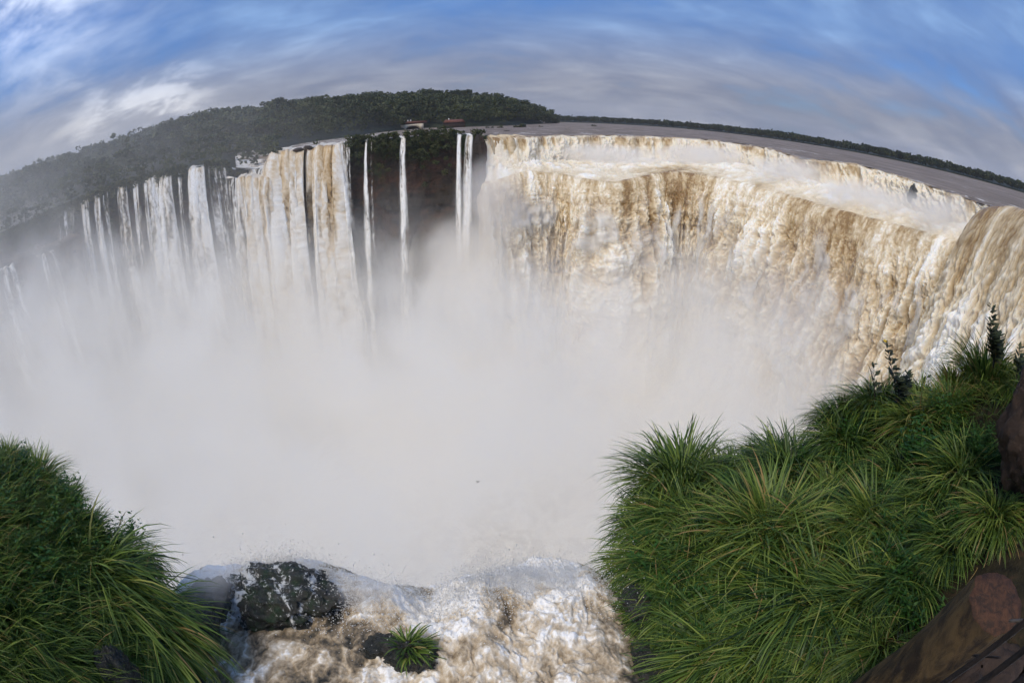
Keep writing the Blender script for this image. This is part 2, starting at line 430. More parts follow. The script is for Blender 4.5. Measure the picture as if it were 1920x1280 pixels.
def bearing(px):
    """unit xy direction at the horizon for a bearing"""
    out = []
    for p in np.asarray(px, float).ravel():
        lo = np.interp(p, [-200, 0, 400, 960, 1500, 1920, 2000], [470, 380, 280, 240, 275, 360, 390])
        x, y, z = ray(p, lo); h = math.hypot(x, y); out.append((x / h, y / h))
    return np.array(out)

def build_river():
    px = np.linspace(440, 2010, 420); B = bearing(px)
    L = np.where((px < 905)[:, None], cliff_lip(np.minimum(px, 910)), upper_lip(np.clip(px, 900, 1940)))
    r0 = np.hypot(L[:, 0], L[:, 1]) + np.where(px < 905, 3.0, 0.0)
    k = np.linspace(0, 1, 150) ** 2.2
    r = r0[:, None] + (1900 - r0[:, None]) * k[None]
    fade = np.exp(-(r - r0[:, None]) / 14.0)
    z = L[:, 2][:, None] * fade + np.where((px < 905)[:, None], -0.5 * fade, 0)
    X = B[:, 0][:, None] * r; Y = B[:, 1][:, None] * r
    z = z + 0.35 * fbm(X / 9, Y / 9, 4, 3) * np.exp(-(r - r0[:, None]) / 80)
    # broken water over ledges near the edge and round the islands
    foam = 0.75 * np.exp(-(r - r0[:, None]) / 22.0) * (0.3 + 0.7 * sstep(fbm(X / 12, Y / 12, 3, 9), -0.1, 0.35)) + 0.55 * sstep(fbm(X / 22, Y / 40, 3, 5), 0.12, 0.40) * sstep(r, 520, 220)
    left = sstep(px, 800, 700)[:, None] * 0.55
    foam = np.clip(foam + left, 0, 1.1)
    o = link('river', mesh_from('river', np.stack([X, Y, z], -1), grid_quads(*X.shape), attrs={'foam': foam}), MAT['river'])
    tag(o, 'broad silt-brown river sliding towards the edge of the falls', 'river', kind='structure')
build_river()

def build_forest_ground():
    px = np.concatenate([np.linspace(-200, 1044, 260)]); B = bearing(px)
    L = cliff_lip(np.clip(px, -160, 910)); r0 = np.hypot(L[:, 0], L[:, 1]) + 1.0 + 60 * sstep(px, 880, 912)
    k = np.linspace(0, 1, 120) ** 1.4
    r = r0[:, None] + (800 - r0[:, None]) * k[None]
    z = ground_z(np.broadcast_to(px[:, None], r.shape), r)
    X = B[:, 0][:, None] * r; Y = B[:, 1][:, None] * r
    z = z + 0.8 * fbm(X / 14, Y / 14, 3, 21) * (z > 0.5)
    o = link('hillside', mesh_from('hillside', np.stack([X, Y, z], -1), grid_quads(*X.shape)), MAT['forest_floor'])
    tag(o, 'dark wooded hillside rising behind the left falls', 'hill', kind='structure')
    # far shore
    fp = np.array([(1030, 228.5), (1040, 229), (1300, 243), (1500, 268), (1700, 305), (1920, 362), (2010, 390)])
    W = np.array([at_z(p, y, 0.0)[:2] for p, y in fp]); W = catmull(np.c_[W, np.zeros(len(W))], 80)[:, :2]
    d = W / np.linalg.norm(W, axis=1, keepdims=True)
    rows = [(0, -1.0), (3, 0.6), (30, 1.0), (300, 2.0), (1800, 3.0)]
    V = np.stack([np.c_[W + d * a, np.full(len(W), b)] for a, b in rows], 1)
    o = link('far_shore', mesh_from('far_shore', V, grid_quads(len(W), len(rows))), MAT['forest_floor'])
    tag(o, 'low flat shore across the wide river', 'shore', kind='structure')
    return W, d
FAR_W, FAR_D = build_forest_ground()

# ------------------------------------------------------------------ cliff behind the left falls
def build_cliff():
    P = catmull(cliff_lip(np.linspace(-160, 912, 260)), 560); out = outward(P); n = len(P); nv = 150
    s = np.concatenate([[0], np.cumsum(np.linalg.norm(np.diff(P[:, :2], axis=0), axis=1))])
    back = np.array([8.0, 4.0, 1.5, 0.4]); q = np.linspace(0, 1, nv - 4)
    h = np.concatenate([[0, 0, 0.0, 0.1], 0.5 + 84 * q]); off = np.concatenate([-back, -0.25 + 2.2 * q + 0 * q])
    SS, HH = np.meshgrid(s, h, indexing='ij')
    ledge = 2.2 * sstep(np.mod(HH + 4 * fbm(SS / 18, HH * 0 + 2, 3, 4), 21), 17.5, 20.5)
    dis = 1.9 * fbm(SS / 11, HH / 18, 5, 11) + 1.3 * billow(SS / 5, HH / 7, 4, 31) + 0.8 * np.floor(2.5 * fbm(SS / 6, HH / 22, 3, 8)) + ledge * 0.5
    w = sstep(HH, 0, 4)
    D = off[None] + dis * w - 1.2 * w
    Z = P[:, 2][:, None] - HH + (1 - w) * (0.5 * fbm(SS / 5, HH, 3, 77))
    V = np.stack([P[:, 0][:, None] + out[:, 0][:, None] * D, P[:, 1][:, None] + out[:, 1][:, None] * D, Z], -1)
    moss = 0.34 * np.exp(-HH / (7 + 7 * sstep(fbm(SS / 9, SS * 0, 3, 6), -.2, .4))) + 0.10 * fbm(SS / 8, HH / 14, 3, 41)
    o = link('cliff', mesh_from('cliff', V, grid_quads(n, nv), attrs={'moss': moss}), MAT['cliff_rock'])
    tag(o, 'tall dark basalt cliff, mossy at the top, behind the left falls', 'cliff', kind='structure')
    return P, out, s
CL_P, CL_OUT, CL_S = build_cliff()

def build_backing():
    P = catmull(main_lip(np.linspace(900, 1940, 140)), 200); out = outward(P); h = np.array([0, 3, 20, 50, 85.0]); off = np.array([-9, -5, -3.5, -2, 0.0])
    V = np.stack([P[:, 0][:, None] + out[:, 0][:, None] * off, P[:, 1][:, None] + out[:, 1][:, None] * off, P[:, 2][:, None] - 2.5 - h[None]], -1)
    o = link('rock_wall', mesh_from('rock_wall', V, grid_quads(len(P), 5), attrs={'moss': np.zeros(V.shape[:2])}), MAT['cliff_rock'])
    tag(o, 'rock wall hidden behind the great brown curtain', 'cliff', kind='structure')
    P = catmull(upper_lip(np.linspace(897, 1905, 140)), 200); out = outward(P); h = np.array([1.2, 3, 9, 22.0]); off = np.array([-14, -5, -4.0, -4.0])
    V = np.stack([P[:, 0][:, None] + out[:, 0][:, None] * off, P[:, 1][:, None] + out[:, 1][:, None] * off, P[:, 2][:, None] - h[None]], -1)
    o = link('rock_wall', mesh_from('rock_wall', V, grid_quads(len(P), 4), attrs={'moss': np.zeros(V.shape[:2])}), MAT['cliff_rock'])
    tag(o, 'rock ledge hidden behind the upper step of the falls', 'cliff', kind='structure')
    # gorge floor under the spray
    a = np.linspace(0, 2 * math.pi, 49)[:-1]
    V = np.array([(G[0] + 260 * math.cos(t), G[1] + 260 * math.sin(t), -78.0) for t in a] + [(G[0], G[1], -78.0)])
    o = link('gorge_pool', mesh_from('gorge_pool', V, tris=[(i, (i + 1) % 48, 48) for i in range(48)], attrs={'foam': np.full(49, .8)}), MAT['river'])
    tag(o, 'churning pool at the bottom of the gorge under the spray', 'water', kind='structure')
build_backing()

# ------------------------------------------------------------------ waterfalls
def great_curtain():
    nu, nf, ns = 1050, 470, 90
    L = catmull(main_lip(np.linspace(884, 1905, 150)), nu); B = catmull(upper_base(np.linspace(884, 1905, 150)), nu)
    k = np.ones(41) / 41
    for A in (L, B):
        for i in range(3): A[:, i] = np.convolve(np.pad(A[:, i], 40, 'edge'), k, 'same')[40:-40] * 0.75 + A[:, i] * 0.25
    ow = outward(L); fc = -L[:, :2] / np.linalg.norm(L[:, :2], axis=1, keepdims=True)      # the left end falls straight into the gorge
    wl = sstep(np.linspace(0, 1, nu), 0.26, 0.06)[:, None]; ow = ow * (1 - wl) + (fc + np.array((.25, 0))) * wl; ow /= np.linalg.norm(ow, axis=1, keepdims=True)
    V, N, s, h = fall_sheet(L, 72, nf, 4.2, out=ow)
    SS, HH = np.meshgrid(s, h, indexing='ij')
    grow = sstep(HH, 0.0, 16)
    wx = SS + 1.2 * fbm(SS / 9, HH / 18, 3, 61); wy = HH + 1.2 * fbm(SS / 7, HH / 12, 3, 62)
    col = 0.5 * fbm(wx / 8.5, wy / 42, 3, 1) + 0.9 * (billow(wx / 7.5, wy / 46, 2, 7, .5) - .42)                       # vertical ribs of water
    b1 = billow(wx / 3.6, wy / 13, 3, 2, 0.5); b2 = billow(wx / 1.9, wy / 2.9, 3, 22, 0.6); b3 = billow(wx / .8, wy / 1.0, 3, 44, .65)
    dis = grow * (5.0 * col + 3.4 * (b1 - 0.4) + 1.4 * (b2 - 0.35) + 0.5 * (b3 - .35)) + (1 - grow) * (0.35 * (b2 - .3) + 0.25 * (b3 - .3))
    V = V + N * dis[..., None]
    smooth_patch = sstep(fbm(SS / 14, HH / 16 + 3, 3, 91), 0.05, 0.42) * (0.4 + 0.6 * np.exp(-HH / 20))
    # the long calmer brown face on the right half
    px = np.linspace(884, 1905, nu)[:, None]
    calm = sstep(px, 1510, 1570) * sstep(px, 1800, 1700) * sstep(HH, 45, 18) * (0.65 + 0.5 * fbm(SS / 10, HH / 20, 3, 15))
    V = V - N * (calm * dis * 0.55)[..., None]
    foam = 0.57 + 0.55 * (b1 - .38) + 0.50 * (b2 - .36) + 0.35 * (b3 - .36) + 0.45 * col - 0.30 * smooth_patch - 0.26 * calm + 0.16 * sstep(HH, 20, 60)
    foam = foam + 0.18 * fbm(SS / 20, HH / 30, 2, 5)
    # two long dark tongues under the hump
    for pc, wd, dp in ((1222, 13, 26), (1300, 22, 15), (1180, 7, 14)):
        foam = foam - 0.50 * np.exp(-((px - pc + HH * 0.9) / wd) ** 2) * np.exp(-HH / dp)
    # foaming shelf above the lip
    f = np.linspace(0, 1, ns)[:-1]
    A = B[:, None] * (1 - f)[None, :, None] + L[:, None] * f[None, :, None]
    A[..., 2] = B[:, None, 2] + (L[:, None, 2] - B[:, None, 2]) * (f ** 1.7)[None]
    SX, SY = A[..., 0], A[..., 1]
    hb = billow(SX / 4.5, SY / 4.5, 5, 71, .6)
    A[..., 2] += (2.0 * (hb - .35) + 0.8 * fbm(SX / 9, SY / 9, 3, 72)) * (1 - 0.7 * f[None])
    sf = 0.80 + 0.5 * (hb - 0.4) + 0.28 * fbm(SX / 7, SY / 7, 4, 73) - 0.25 * (f ** 3)[None] * (0.6 + fbm(SX / 9, SY / 9, 2, 74))
    sf = sf - 0.55 * np.exp(-((px - 1265) / 55) ** 2) * sstep(f[None], 0.35, 0.9) * (0.75 + 0.8 * fbm(SX / 3, SY / 3, 3, 75))
    V = np.concatenate([A, V], 1); foam = np.clip(np.concatenate([sf, foam], 1), 0, 1)
    o = link('waterfall', mesh_from('waterfall', V, grid_quads(*V.shape[:2]), attrs={'foam': foam, 'cover': np.ones(foam.shape)}), MAT['falling_water'])
    # loose spray torn off the face: thin veil just in front
    Vv = V[::3, ns::3] + N[::3, 1::3][:, :V[::3, ns::3].shape[1]] * (1.0 + 1.6 * sstep(HH[::3, 1::3], 5, 40))[:, :V[::3, ns::3].shape[1], None]
    SSv, HHv = SS[::3, 1::3][:, :Vv.shape[1]], HH[::3, 1::3][:, :Vv.shape[1]]
    cv = 0.70 * sstep(fbm(SSv / 6 + 2 * fbm(SSv / 9, HHv / 15, 2, 301), HHv / 16, 5, 302), -0.05, 0.5) * sstep(HHv, 2, 14) + 0.12 * sstep(HHv, 10, 40)
    ve = link('spray_veil', mesh_from('spray_veil', Vv, grid_quads(*Vv.shape[:2]), attrs={'foam': np.full(cv.shape, .86), 'cover': cv}), MAT['pale_water'], o)
    tag(o, 'great boiling curtain of brown and cream water plunging across the right half', 'waterfall')
great_curtain()

def upper_tier():
    nu, nf = 1100, 70
    L = catmull(upper_lip(np.linspace(903, 1905, 150)), nu); B = catmull(upper_base(np.linspace(903, 1905, 150)), nu)
    s = np.concatenate([[0], np.cumsum(np.linalg.norm(np.diff(L[:, :2], axis=0), axis=1))])
    f = np.linspace(0, 1, nf)
    # lip irregular in plan: broken ledges
    SS, FF = np.meshgrid(s, f, indexing='ij')
    ol = outward(L); wv = 3.4 * fbm(s / 13, s * 0, 4, 12) * sstep(np.linspace(0, 1, nu), .06, .2); L[:, :2] += ol * wv[:, None]; B[:, :2] += ol * (wv + 2.5 * fbm(s / 7, s * 0 + 4, 3, 13))[:, None]
    prof = np.where(FF < 0.3, 0.12 * (FF / .3) ** 2, 0.12 + 0.88 * ((FF - 0.3) / 0.7) ** 0.85)
    sh = np.clip(FF + 0.35 * np.clip(fbm(s / 7, s * 0 + 3, 3, 19), -0.5, .5)[:, None] * np.sin(math.pi * FF), 0, 1)
    hor = sh ** 0.9
    V = L[:, None] * (1 - hor)[..., None] + B[:, None] * hor[..., None]
    top = L[:, 2][:, None] + 0.7 * fbm(s / 5, s * 0 + 9, 4, 23)[:, None]; bot = B[:, 2][:, None] - 0.8
    V[..., 2] = top + (bot - top) * prof
    out = outward(L)
    b = billow(SS / 2.4, FF * 3.2, 4, 13, .55); b3 = billow(SS / .9, FF * 7, 3, 14, .6)
    rough = sstep(fbm(SS / 6, FF * 0.8, 3, 16), -0.28, 0.12)
    amp = (0.15 + 0.85 * rough) * sstep(FF, 0.02, 0.4)
    d = amp * (2.3 * (b - .35) + 0.8 * (b3 - .35)) + 0.8 * fbm(SS / 9, FF, 3, 18) * sstep(FF, 0, .3)
    d = d * sstep(np.linspace(0, 1, nu), 0.0, 0.22)[:, None] ** .7
    V[..., 0] += out[:, 0][:, None] * d; V[..., 1] += out[:, 1][:, None] * d; V[..., 2] += 0.55 * d * sstep(FF, .0, .5) + 1.6 * np.clip(billow(SS / 3.5, FF * 2, 4, 27, .6) - .42, 0, 1) * sstep(FF, .25, .8)
    foam = 0.20 + 0.58 * rough * sstep(FF, 0.02, 0.22) + 0.45 * (b - .35) + 0.4 * (b3 - .35) + 0.55 * sstep(FF + .35 * fbm(SS / 3, FF * 2, 3, 17), .22, .75)
    back = V[:, :1] + np.array([0, 0, -0.02]) ; back[..., 0] -= out[:, 0][:, None] * 2.5; back[..., 1] -= out[:, 1][:, None] * 2.5
    V = np.concatenate([back, V], 1); foam = np.concatenate([foam[:, :1], foam], 1)
    o = link('waterfall', mesh_from('waterfall', V, grid_quads(*V.shape[:2]), attrs={'foam': np.clip(foam - .06, 0, .80), 'cover': np.ones(foam.shape)}), MAT['falling_water'])
    tag(o, 'long low upper step of the falls breaking white along the river edge', 'waterfall')
upper_tier()

def right_shoulder():
    pts = [(1836, 412, 116), (1845, 396, 115), (1858, 388, 113), (1885, 386, 110), (1920, 392, 106), (1980, 410, 99), (2060, 440, 92)]
    P = catmull(np.stack([at(*p) for p in pts]), 420)
    V, N, s, h = fall_sheet(P, 84, 330, 5.0)
    SS, HH = np.meshgrid(s, h, indexing='ij')
    grow = sstep(HH, 1.0, 26)
    wx = SS + 1.5 * fbm(SS / 6, HH / 14, 3, 161); wy = HH
    col = fbm(wx / 4.5, wy / 60, 4, 101); b1 = billow(wx / 3.0, wy / 8, 4, 102, .55); b2 = billow(wx / 1.1, wy / 2.4, 3, 122, .6)
    dis = grow * (2.4 * col + 2.0 * (b1 - .35) + 0.9 * (b2 - .35)) + (1 - grow) * (0.35 * col + .2 * (b2 - .3))
    V = V + N * dis[..., None]
    foam = 0.30 + 0.30 * grow + 0.55 * col + 0.5 * (b1 - .35) + 0.4 * (b2 - .35) + 0.20 * sstep(HH, 12, 40)
    foam = foam - 0.35 * np.exp(-((SS - 5 - HH * .02) / 2.2) ** 2) * np.exp(-HH / 22)
    out = outward(P); A = P[:, None] + 0 * V[:, :3]
    for j, bk in enumerate((9.0, 4.0, 1.2)):
        A[:, j, 0] = P[:, 0] - out[:, 0] * bk; A[:, j, 1] = P[:, 1] - out[:, 1] * bk; A[:, j, 2] = P[:, 2] - (.9, .15, 0.02)[j]
    V = np.concatenate([A, V], 1); foam = np.concatenate([np.full((len(P), 3), .12), foam], 1)
    o = link('waterfall', mesh_from('waterfall', V, grid_quads(*V.shape[:2]), attrs={'foam': np.clip(foam, 0, 1), 'cover': np.ones(foam.shape)}), MAT['falling_water'])
    tag(o, 'smooth brown shoulder of water bending over at the far right edge', 'waterfall')
right_shoulder()

def left_fall(pa, pb, label, height=70, mat='pale_water', v0=2.0, white=0.65, brown=0.0, spread=1.0, dense=1.0, dy=0.0, fwd=0.9, lip=None, edge=0.14, seed=0, taper=0.0, run=6.0):
    P0 = (lip or cliff_lip)(np.linspace(pa, pb, 24))
    w = np.linalg.norm(P0[-1, :2] - P0[0, :2]); nu = int(np.clip(w * 6, 24, 260)); P = catmull(P0, nu)
    out = outward(P) if w > 4 else np.tile((lambda d: d / np.linalg.norm(d))(G - P[:, :2].mean(0)), (nu, 1))
    P = P.copy(); P[:, 2] += dy; P[:, :2] += out * fwd
    P[:, 2] += (0.9 + .6 * min(1, w / 12)) * fbm(np.linspace(0, w / 2.5, nu), np.zeros(nu), 4, seed + 5); P[:, :2] += out * (1.6 * fbm(np.linspace(0, w / 5, nu), np.zeros(nu) + 3, 3, seed + 8) * min(1, w / 8))[:, None]
    V, N, s, h = fall_sheet(P, height, 260, v0)
    if w <= 4: N[..., 0] = out[:, 0][:, None]; N[..., 1] = out[:, 1][:, None]; N[..., 2] = 0
    SS, HH = np.meshgrid(s, h, indexing='ij'); q = HH / height; c = s.mean()
    if spread != 1.0:
        t = (P[-1] - P[0]) / max(w, .1); k = (spread - 1) * q ** 0.8
        V = V + t[None, None] * ((SS - c) * k)[..., None]
    wx = SS + 0.5 * fbm(SS / 3, HH / 9, 3, seed + 61)
    st = fbm(wx / 1.5, HH / 42, 4, seed + 1); fine = fbm(wx / 0.5, HH / 11, 4, seed + 2); b = billow(wx / 1.5, HH / 13, 4, seed + 3, .55); bf = billow(wx / .6, HH / 2.6, 3, seed + 9, .6)
    grow = sstep(HH, 0.3, 14)
    V = V + N * (grow * (1.1 * st + 0.7 * (b - .35) + 0.35 * (bf - .35)))[..., None]
    e = np.minimum(SS, s[-1] - SS) / max(s[-1], .1)
    cover = sstep(e + (0.14 + .16 * q) * fine + (0.12 + .18 * q) * st, 0.0, edge + .06 + .22 * q) * np.clip(dense - .15 + 1.3 * st + 1.3 * fine + .9 * (bf - .35) + 0.25 * (1 - q) - .25 * q, 0, 1)
    cover = cover * (1 - taper * sstep(q, .35, 1))
    foam = white + 0.65 * st + 0.35 * (b - .35) + 0.35 * fine + 0.45 * (bf - .35) - brown * np.clip(0.55 + 1.3 * fbm(SS / 4, HH / 60, 2, seed + 6), 0, 1) * np.exp(-HH / 45) - 0.1 * np.exp(-HH / 3)
    A = P[:, None] + 0 * V[:, :2]; A[:, 0, :2] -= out * run; A[:, 1, :2] -= out * run * .3; A[:, 0, 2] += .09 * run; A[:, 1, 2] += .03 * run
    V = np.concatenate([A, V], 1); z2 = np.stack([sstep(e[:, 0], 0, edge)] * 2, 1)
    o = link('waterfall', mesh_from('waterfall', V, grid_quads(*V.shape[:2]), attrs={'foam': np.clip(np.concatenate([np.full((nu, 2), white), foam], 1), 0, 1), 'cover': np.clip(np.concatenate([z2, cover], 1), 0, 1)}), MAT[mat])
    tag(o, label, 'waterfall', 'falls along the left cliff')
    return o
shelf_lip = lip_tab([(425, 337, 176), (445, 334, 175), (480, 331, 174), (515, 331, 173)])
far_lip = lip_tab([(-120, 560, 168), (-20, 512, 170), (20, 497, 171), (80, 478, 172), (112, 462, 174), (150, 440, 176)])
left_fall(146, 164, 'leftmost pale ribbon of water, almost lost in the spray', dense=.75, seed=100, dy=0.4)
left_fall(173, 186, 'faint slender fall second from the left in the spray', dense=.85, seed=110, dy=.5)
left_fall(189, 201, 'faintest thin veil of water right beside the second fall from the left', dense=.35, seed=120)
left_fall(217, 236, 'white fall with a bright notch at its crest, left of the broad veil', dense=.9, seed=130)
left_fall(246, 258, 'narrow white fall squeezed between the notched fall and the broad veil', dense=.85, seed=140)
left_fall(264, 327, 'broad pale veil of many strands under the wooded slope', dense=.75, seed=150, v0=2.4)
left_fall(331, 339, 'thin thread of water at the right end of the broad veil', dense=.5, seed=160)
left_fall(352, 385, 'single rounded white fall standing alone with dark rock on both sides', dense=1.1, seed=170, v0=2.8, white=.72)
left_fall(388, 428, 'pale wide veil of spray and threads right of the lone rounded fall', dense=.12, seed=185, white=.6)
left_fall(104, 144, 'ghostly veil of threads left of every clear fall', dense=.10, seed=186, white=.6)
left_fall(428, 446, 'grey wispy fall at the left end of the low shelf', dense=.25, seed=180, lip=shelf_lip)
left_fall(443, 514, 'square tan block of water dropping from the low white shelf', dense=1.3, seed=190, lip=shelf_lip, white=.55, brown=.25, mat='pale_water', edge=.05)
left_fall(459, 511, 'small white cascade spilling onto the low shelf', height=8, dense=.55, seed=200, white=.85, v0=3.2)
left_fall(512, 577, 'wide cream and tan fall, left one of the big pair', dense=1.4, seed=210, white=.60, brown=.42, v0=3.0, edge=.05)
left_fall(575, 647, 'wide tan-streaked fall, right one of the big pair', dense=1.4, seed=220, white=.60, brown=.50, v0=3.0, edge=.05)
left_fall(648, 656, 'thread-like trickle down the dark rock right of the big pair', dense=.1, seed=230, height=50, taper=.8)
left_fall(684, 688.5, 'slender white fall that widens downward like a cone', dense=1.0, seed=240, spread=5.0, white=.8, edge=.3)
left_fall(694, 697, 'ghostly thin trickle just right of the cone-shaped fall', dense=.0, seed=250, spread=3.0, height=45, taper=.9, edge=.3)
left_fall(750, 761, 'slim white fall pouring from a notch in the green clifftop', dense=1.05, seed=260, spread=2.3, white=.82, edge=.25, v0=2.6)
left_fall(856, 866, 'left one of the twin white falls beside the black buttress', dense=1.1, seed=270, spread=2.4, white=.85, edge=.22, v0=2.8)
left_fall(874, 888, 'right one of the twin white falls beside the black buttress', dense=1.1, seed=280, spread=1.5, white=.85, edge=.22, v0=3.2)
left_fall(906, 990, 'golden-brown fall curving between the black buttress and the upper step', dense=4, seed=290, lip=upper_lip, white=.50, brown=.45, v0=2.6, mat='falling_water', edge=.03)
for a, b, lab, sd in ((-8, 28, 'dim lower fall at the far left edge, deep in spray', 300), (66, 84, 'dim lower thread left of the slanting ledge', 310), (90, 100, 'dim short trickle right below the slanting ledge', 320)):
    left_fall(a, b, lab, height=55, dense=.2, seed=sd, lip=far_lip, white=.7, run=1.0)

# lower rock step at the far left
def low_step():
    P = catmull(far_lip(np.linspace(-120, 150, 60)), 160); out = outward(P); q = np.linspace(0, 1, 60)
    h = np.concatenate([[0, 0], q * 70]); off = np.concatenate([[-22, -6], q * 2])
    s = np.linspace(0, 60, 160); SS, HH = np.meshgrid(s, h, indexing='ij')
    d = off[None] + 1.8 * fbm(SS / 6, HH / 12, 4, 33) * sstep(HH, 0, 3)
    V = np.stack([P[:, 0][:, None] + out[:, 0][:, None] * d, P[:, 1][:, None] + out[:, 1][:, None] * d, P[:, 2][:, None] - HH + 0.9 * fbm(SS / 5, HH / 9, 3, 35)], -1)
    o = link('rock_step', mesh_from('rock_step', V, grid_quads(160, 62), attrs={'moss': 0 * d}), MAT['cliff_rock'])
    tag(o, 'lower dark rock step at the far left, veiled in spray', 'cliff', kind='structure')
low_step()

# ------------------------------------------------------------------ rocks
def rock_mesh(name, sx, sy, sz, seed, rough=0.25, flat=0.0, n=48, moss=0.0, foam=-1.0, freq=1.0):
    th = np.linspace(0, 2 * math.pi, 2 * n + 1)[:-1]; ph = np.linspace(0.02, math.pi - 0.02, n)
    A, Bq = np.meshgrid(th, ph, indexing='ij'); x, y, z = np.sin(Bq) * np.cos(A), np.sin(Bq) * np.sin(A), np.cos(Bq)
    f = freq
    d = rough * (fbm(x * 1.3 * f + 4 + z * .7, y * 1.3 * f + z, 5, seed) + fbm(z * 1.5 * f + 1, x * 1.1 * f + y, 4, seed + 3)) + rough * .5 * np.abs(fbm(x * 3 * f + z * 2, y * 3 * f - z * 2, 4, seed + 7))
    r = 1 + d; p = 0.75 if flat else 1.0
    X = np.sign(x) * np.abs(x) ** p * r * sx; Y = np.sign(y) * np.abs(y) ** p * r * sy; Zz = np.sign(z) * np.abs(z) ** p * r * sz
    V = np.stack([X, Y, Zz], -1); q = grid_quads(2 * n, n)
    a = (2 * n - 1) * n + np.arange(n - 1); b = np.arange(n - 1); q = np.concatenate([q, np.stack([a, b, b + 1, a + 1], 1)])
    ft = foam if np.isscalar(foam) else foam(x, y, z)
    mt = moss if np.isscalar(moss) else moss(x, y, z)
    return mesh_from(name, V, q, attrs={'moss': mt + 0 * X, 'foam': ft + 0 * X})
def rock(name, px, py, D, size, label, mat='wet_rock', rz=0.0, kind_cat='rock', group=None, **kw):
    o = link(name, rock_mesh(name, *size, **kw), MAT[mat]); o.location = at(px, py, D); o.rotation_euler = (0, 0, rz)
    return tag(o, label, kind_cat, group)
rock('rock_buttress', 899, 312, 163.5, (2.3, 3.0, 8.6), 'black rock buttress between the twin white falls and the golden fall', 'cliff_rock', seed=5, rough=.18, flat=1, moss=.05)
rock('rock_outcrop', 1712, 380, 150.5, (1.9, 2.0, 4.4), 'dark wet rock poking through the white upper step', seed=9, rough=.25, foam=lambda x, y, z: 0.06 - .12 * (x > .2), freq=1.6)
rock('rock_outcrop', 1806, 411, 138, (1.3, 1.2, 0.6), 'small dark rock in the foam near the brown shoulder', seed=12, rough=.3)

# ------------------------------------------------------------------ leaves
def leaf_quads(C, size, nrm_bias, r, tint, flat=0.0):
    """one little quad per centre C, turned at random but leaning to nrm_bias"""
    n = len(C); d = r.normal(size=(n, 3)); d = d / np.linalg.norm(d, axis=1, keepdims=True) + nrm_bias
    d /= np.linalg.norm(d, axis=1, keepdims=True) + 1e-9
    a = np.cross(d, r.normal(size=(n, 3))); a /= np.linalg.norm(a, axis=1, keepdims=True) + 1e-9; b = np.cross(d, a)
    s = (size * r.uniform(.6, 1.35, n))[:, None]
    V = np.stack([C - a * s, C - b * s * .6, C + a * s, C + b * s * .6], 1)
    return V.reshape(-1, 3), np.arange(4 * n).reshape(-1, 4), np.repeat(tint, 4)
def crown_cloud(r, kind, H, W, nclump, nleaf):
    """leaf centres, outward bias and tint of one crown, base of the tree at the origin"""
    cs = []
    while len(cs) < nclump:
        p = r.uniform(-1, 1, 3)
        if kind == 'umbrella': ok = p[0] ** 2 + p[1] ** 2 < 1 and -0.25 < p[2] < 0.55 * (1 - .6 * (p[0] ** 2 + p[1] ** 2)); 
        elif kind == 'tall': ok = (p ** 2).sum() < 1 and abs(p[0]) < .75
        else: ok = (p ** 2).sum() < 1 and p[2] > -0.75
        if ok and (p ** 2).sum() > 0.10: cs.append(p)
    cs = np.array(cs) * (1 + 0.16 * r.normal(size=(nclump, 1)))
    zc, hz = {'umbrella': (.80, .20), 'tall': (.60, .40), 'round': (.60, .40)}[kind]
    cs = cs * np.array((W, W, hz * H)) + np.array((0, 0, zc * H))
    rad = W * r.uniform(.20, .36, nclump); ctint = r.uniform(.15, .85, nclump)
    k = r.integers(0, nclump, nleaf); v = r.normal(size=(nleaf, 3)); v /= np.linalg.norm(v, axis=1, keepdims=True)
    C = cs[k] + v * (rad[k] * r.uniform(.55, 1.0, nleaf))[:, None] * np.array((1, 1, .75))
    return C, v * 0.7 + np.array((0, 0, .35)), np.clip(ctint[k] + .18 * r.normal(size=nleaf), 0, 1), cs
def trunk_mesh(name, H, W, cs, r):
    """tapered trunk with limbs that reach into the crown"""
    V, Q = [], []
    def tube(a, b, ra, rb, n=6):
        a, b = np.array(a, float), np.array(b, float); d = b - a; d /= np.linalg.norm(d) + 1e-9
        u = np.cross(d, (0.3, 1, 0.1)); u /= np.linalg.norm(u); w = np.cross(d, u); s = len(V)
        for p, q in ((a, ra), (b, rb)):
            for i in range(n): V.append(p + q * (u * math.cos(2 * math.pi * i / n) + w * math.sin(2 * math.pi * i / n)))
        for i in range(n): Q.append((s + i, s + (i + 1) % n, s + n + (i + 1) % n, s + n + i))
    f = (.04 * H * r.normal(), .04 * H * r.normal(), .55 * H); tube((0, 0, -1.0), f, .022 * H, .014 * H)
    for c in cs[r.permutation(len(cs))[:6]]: tube(f, c, .009 * H, .003 * H, 5)
    return mesh_from(name, np.array(V), Q)

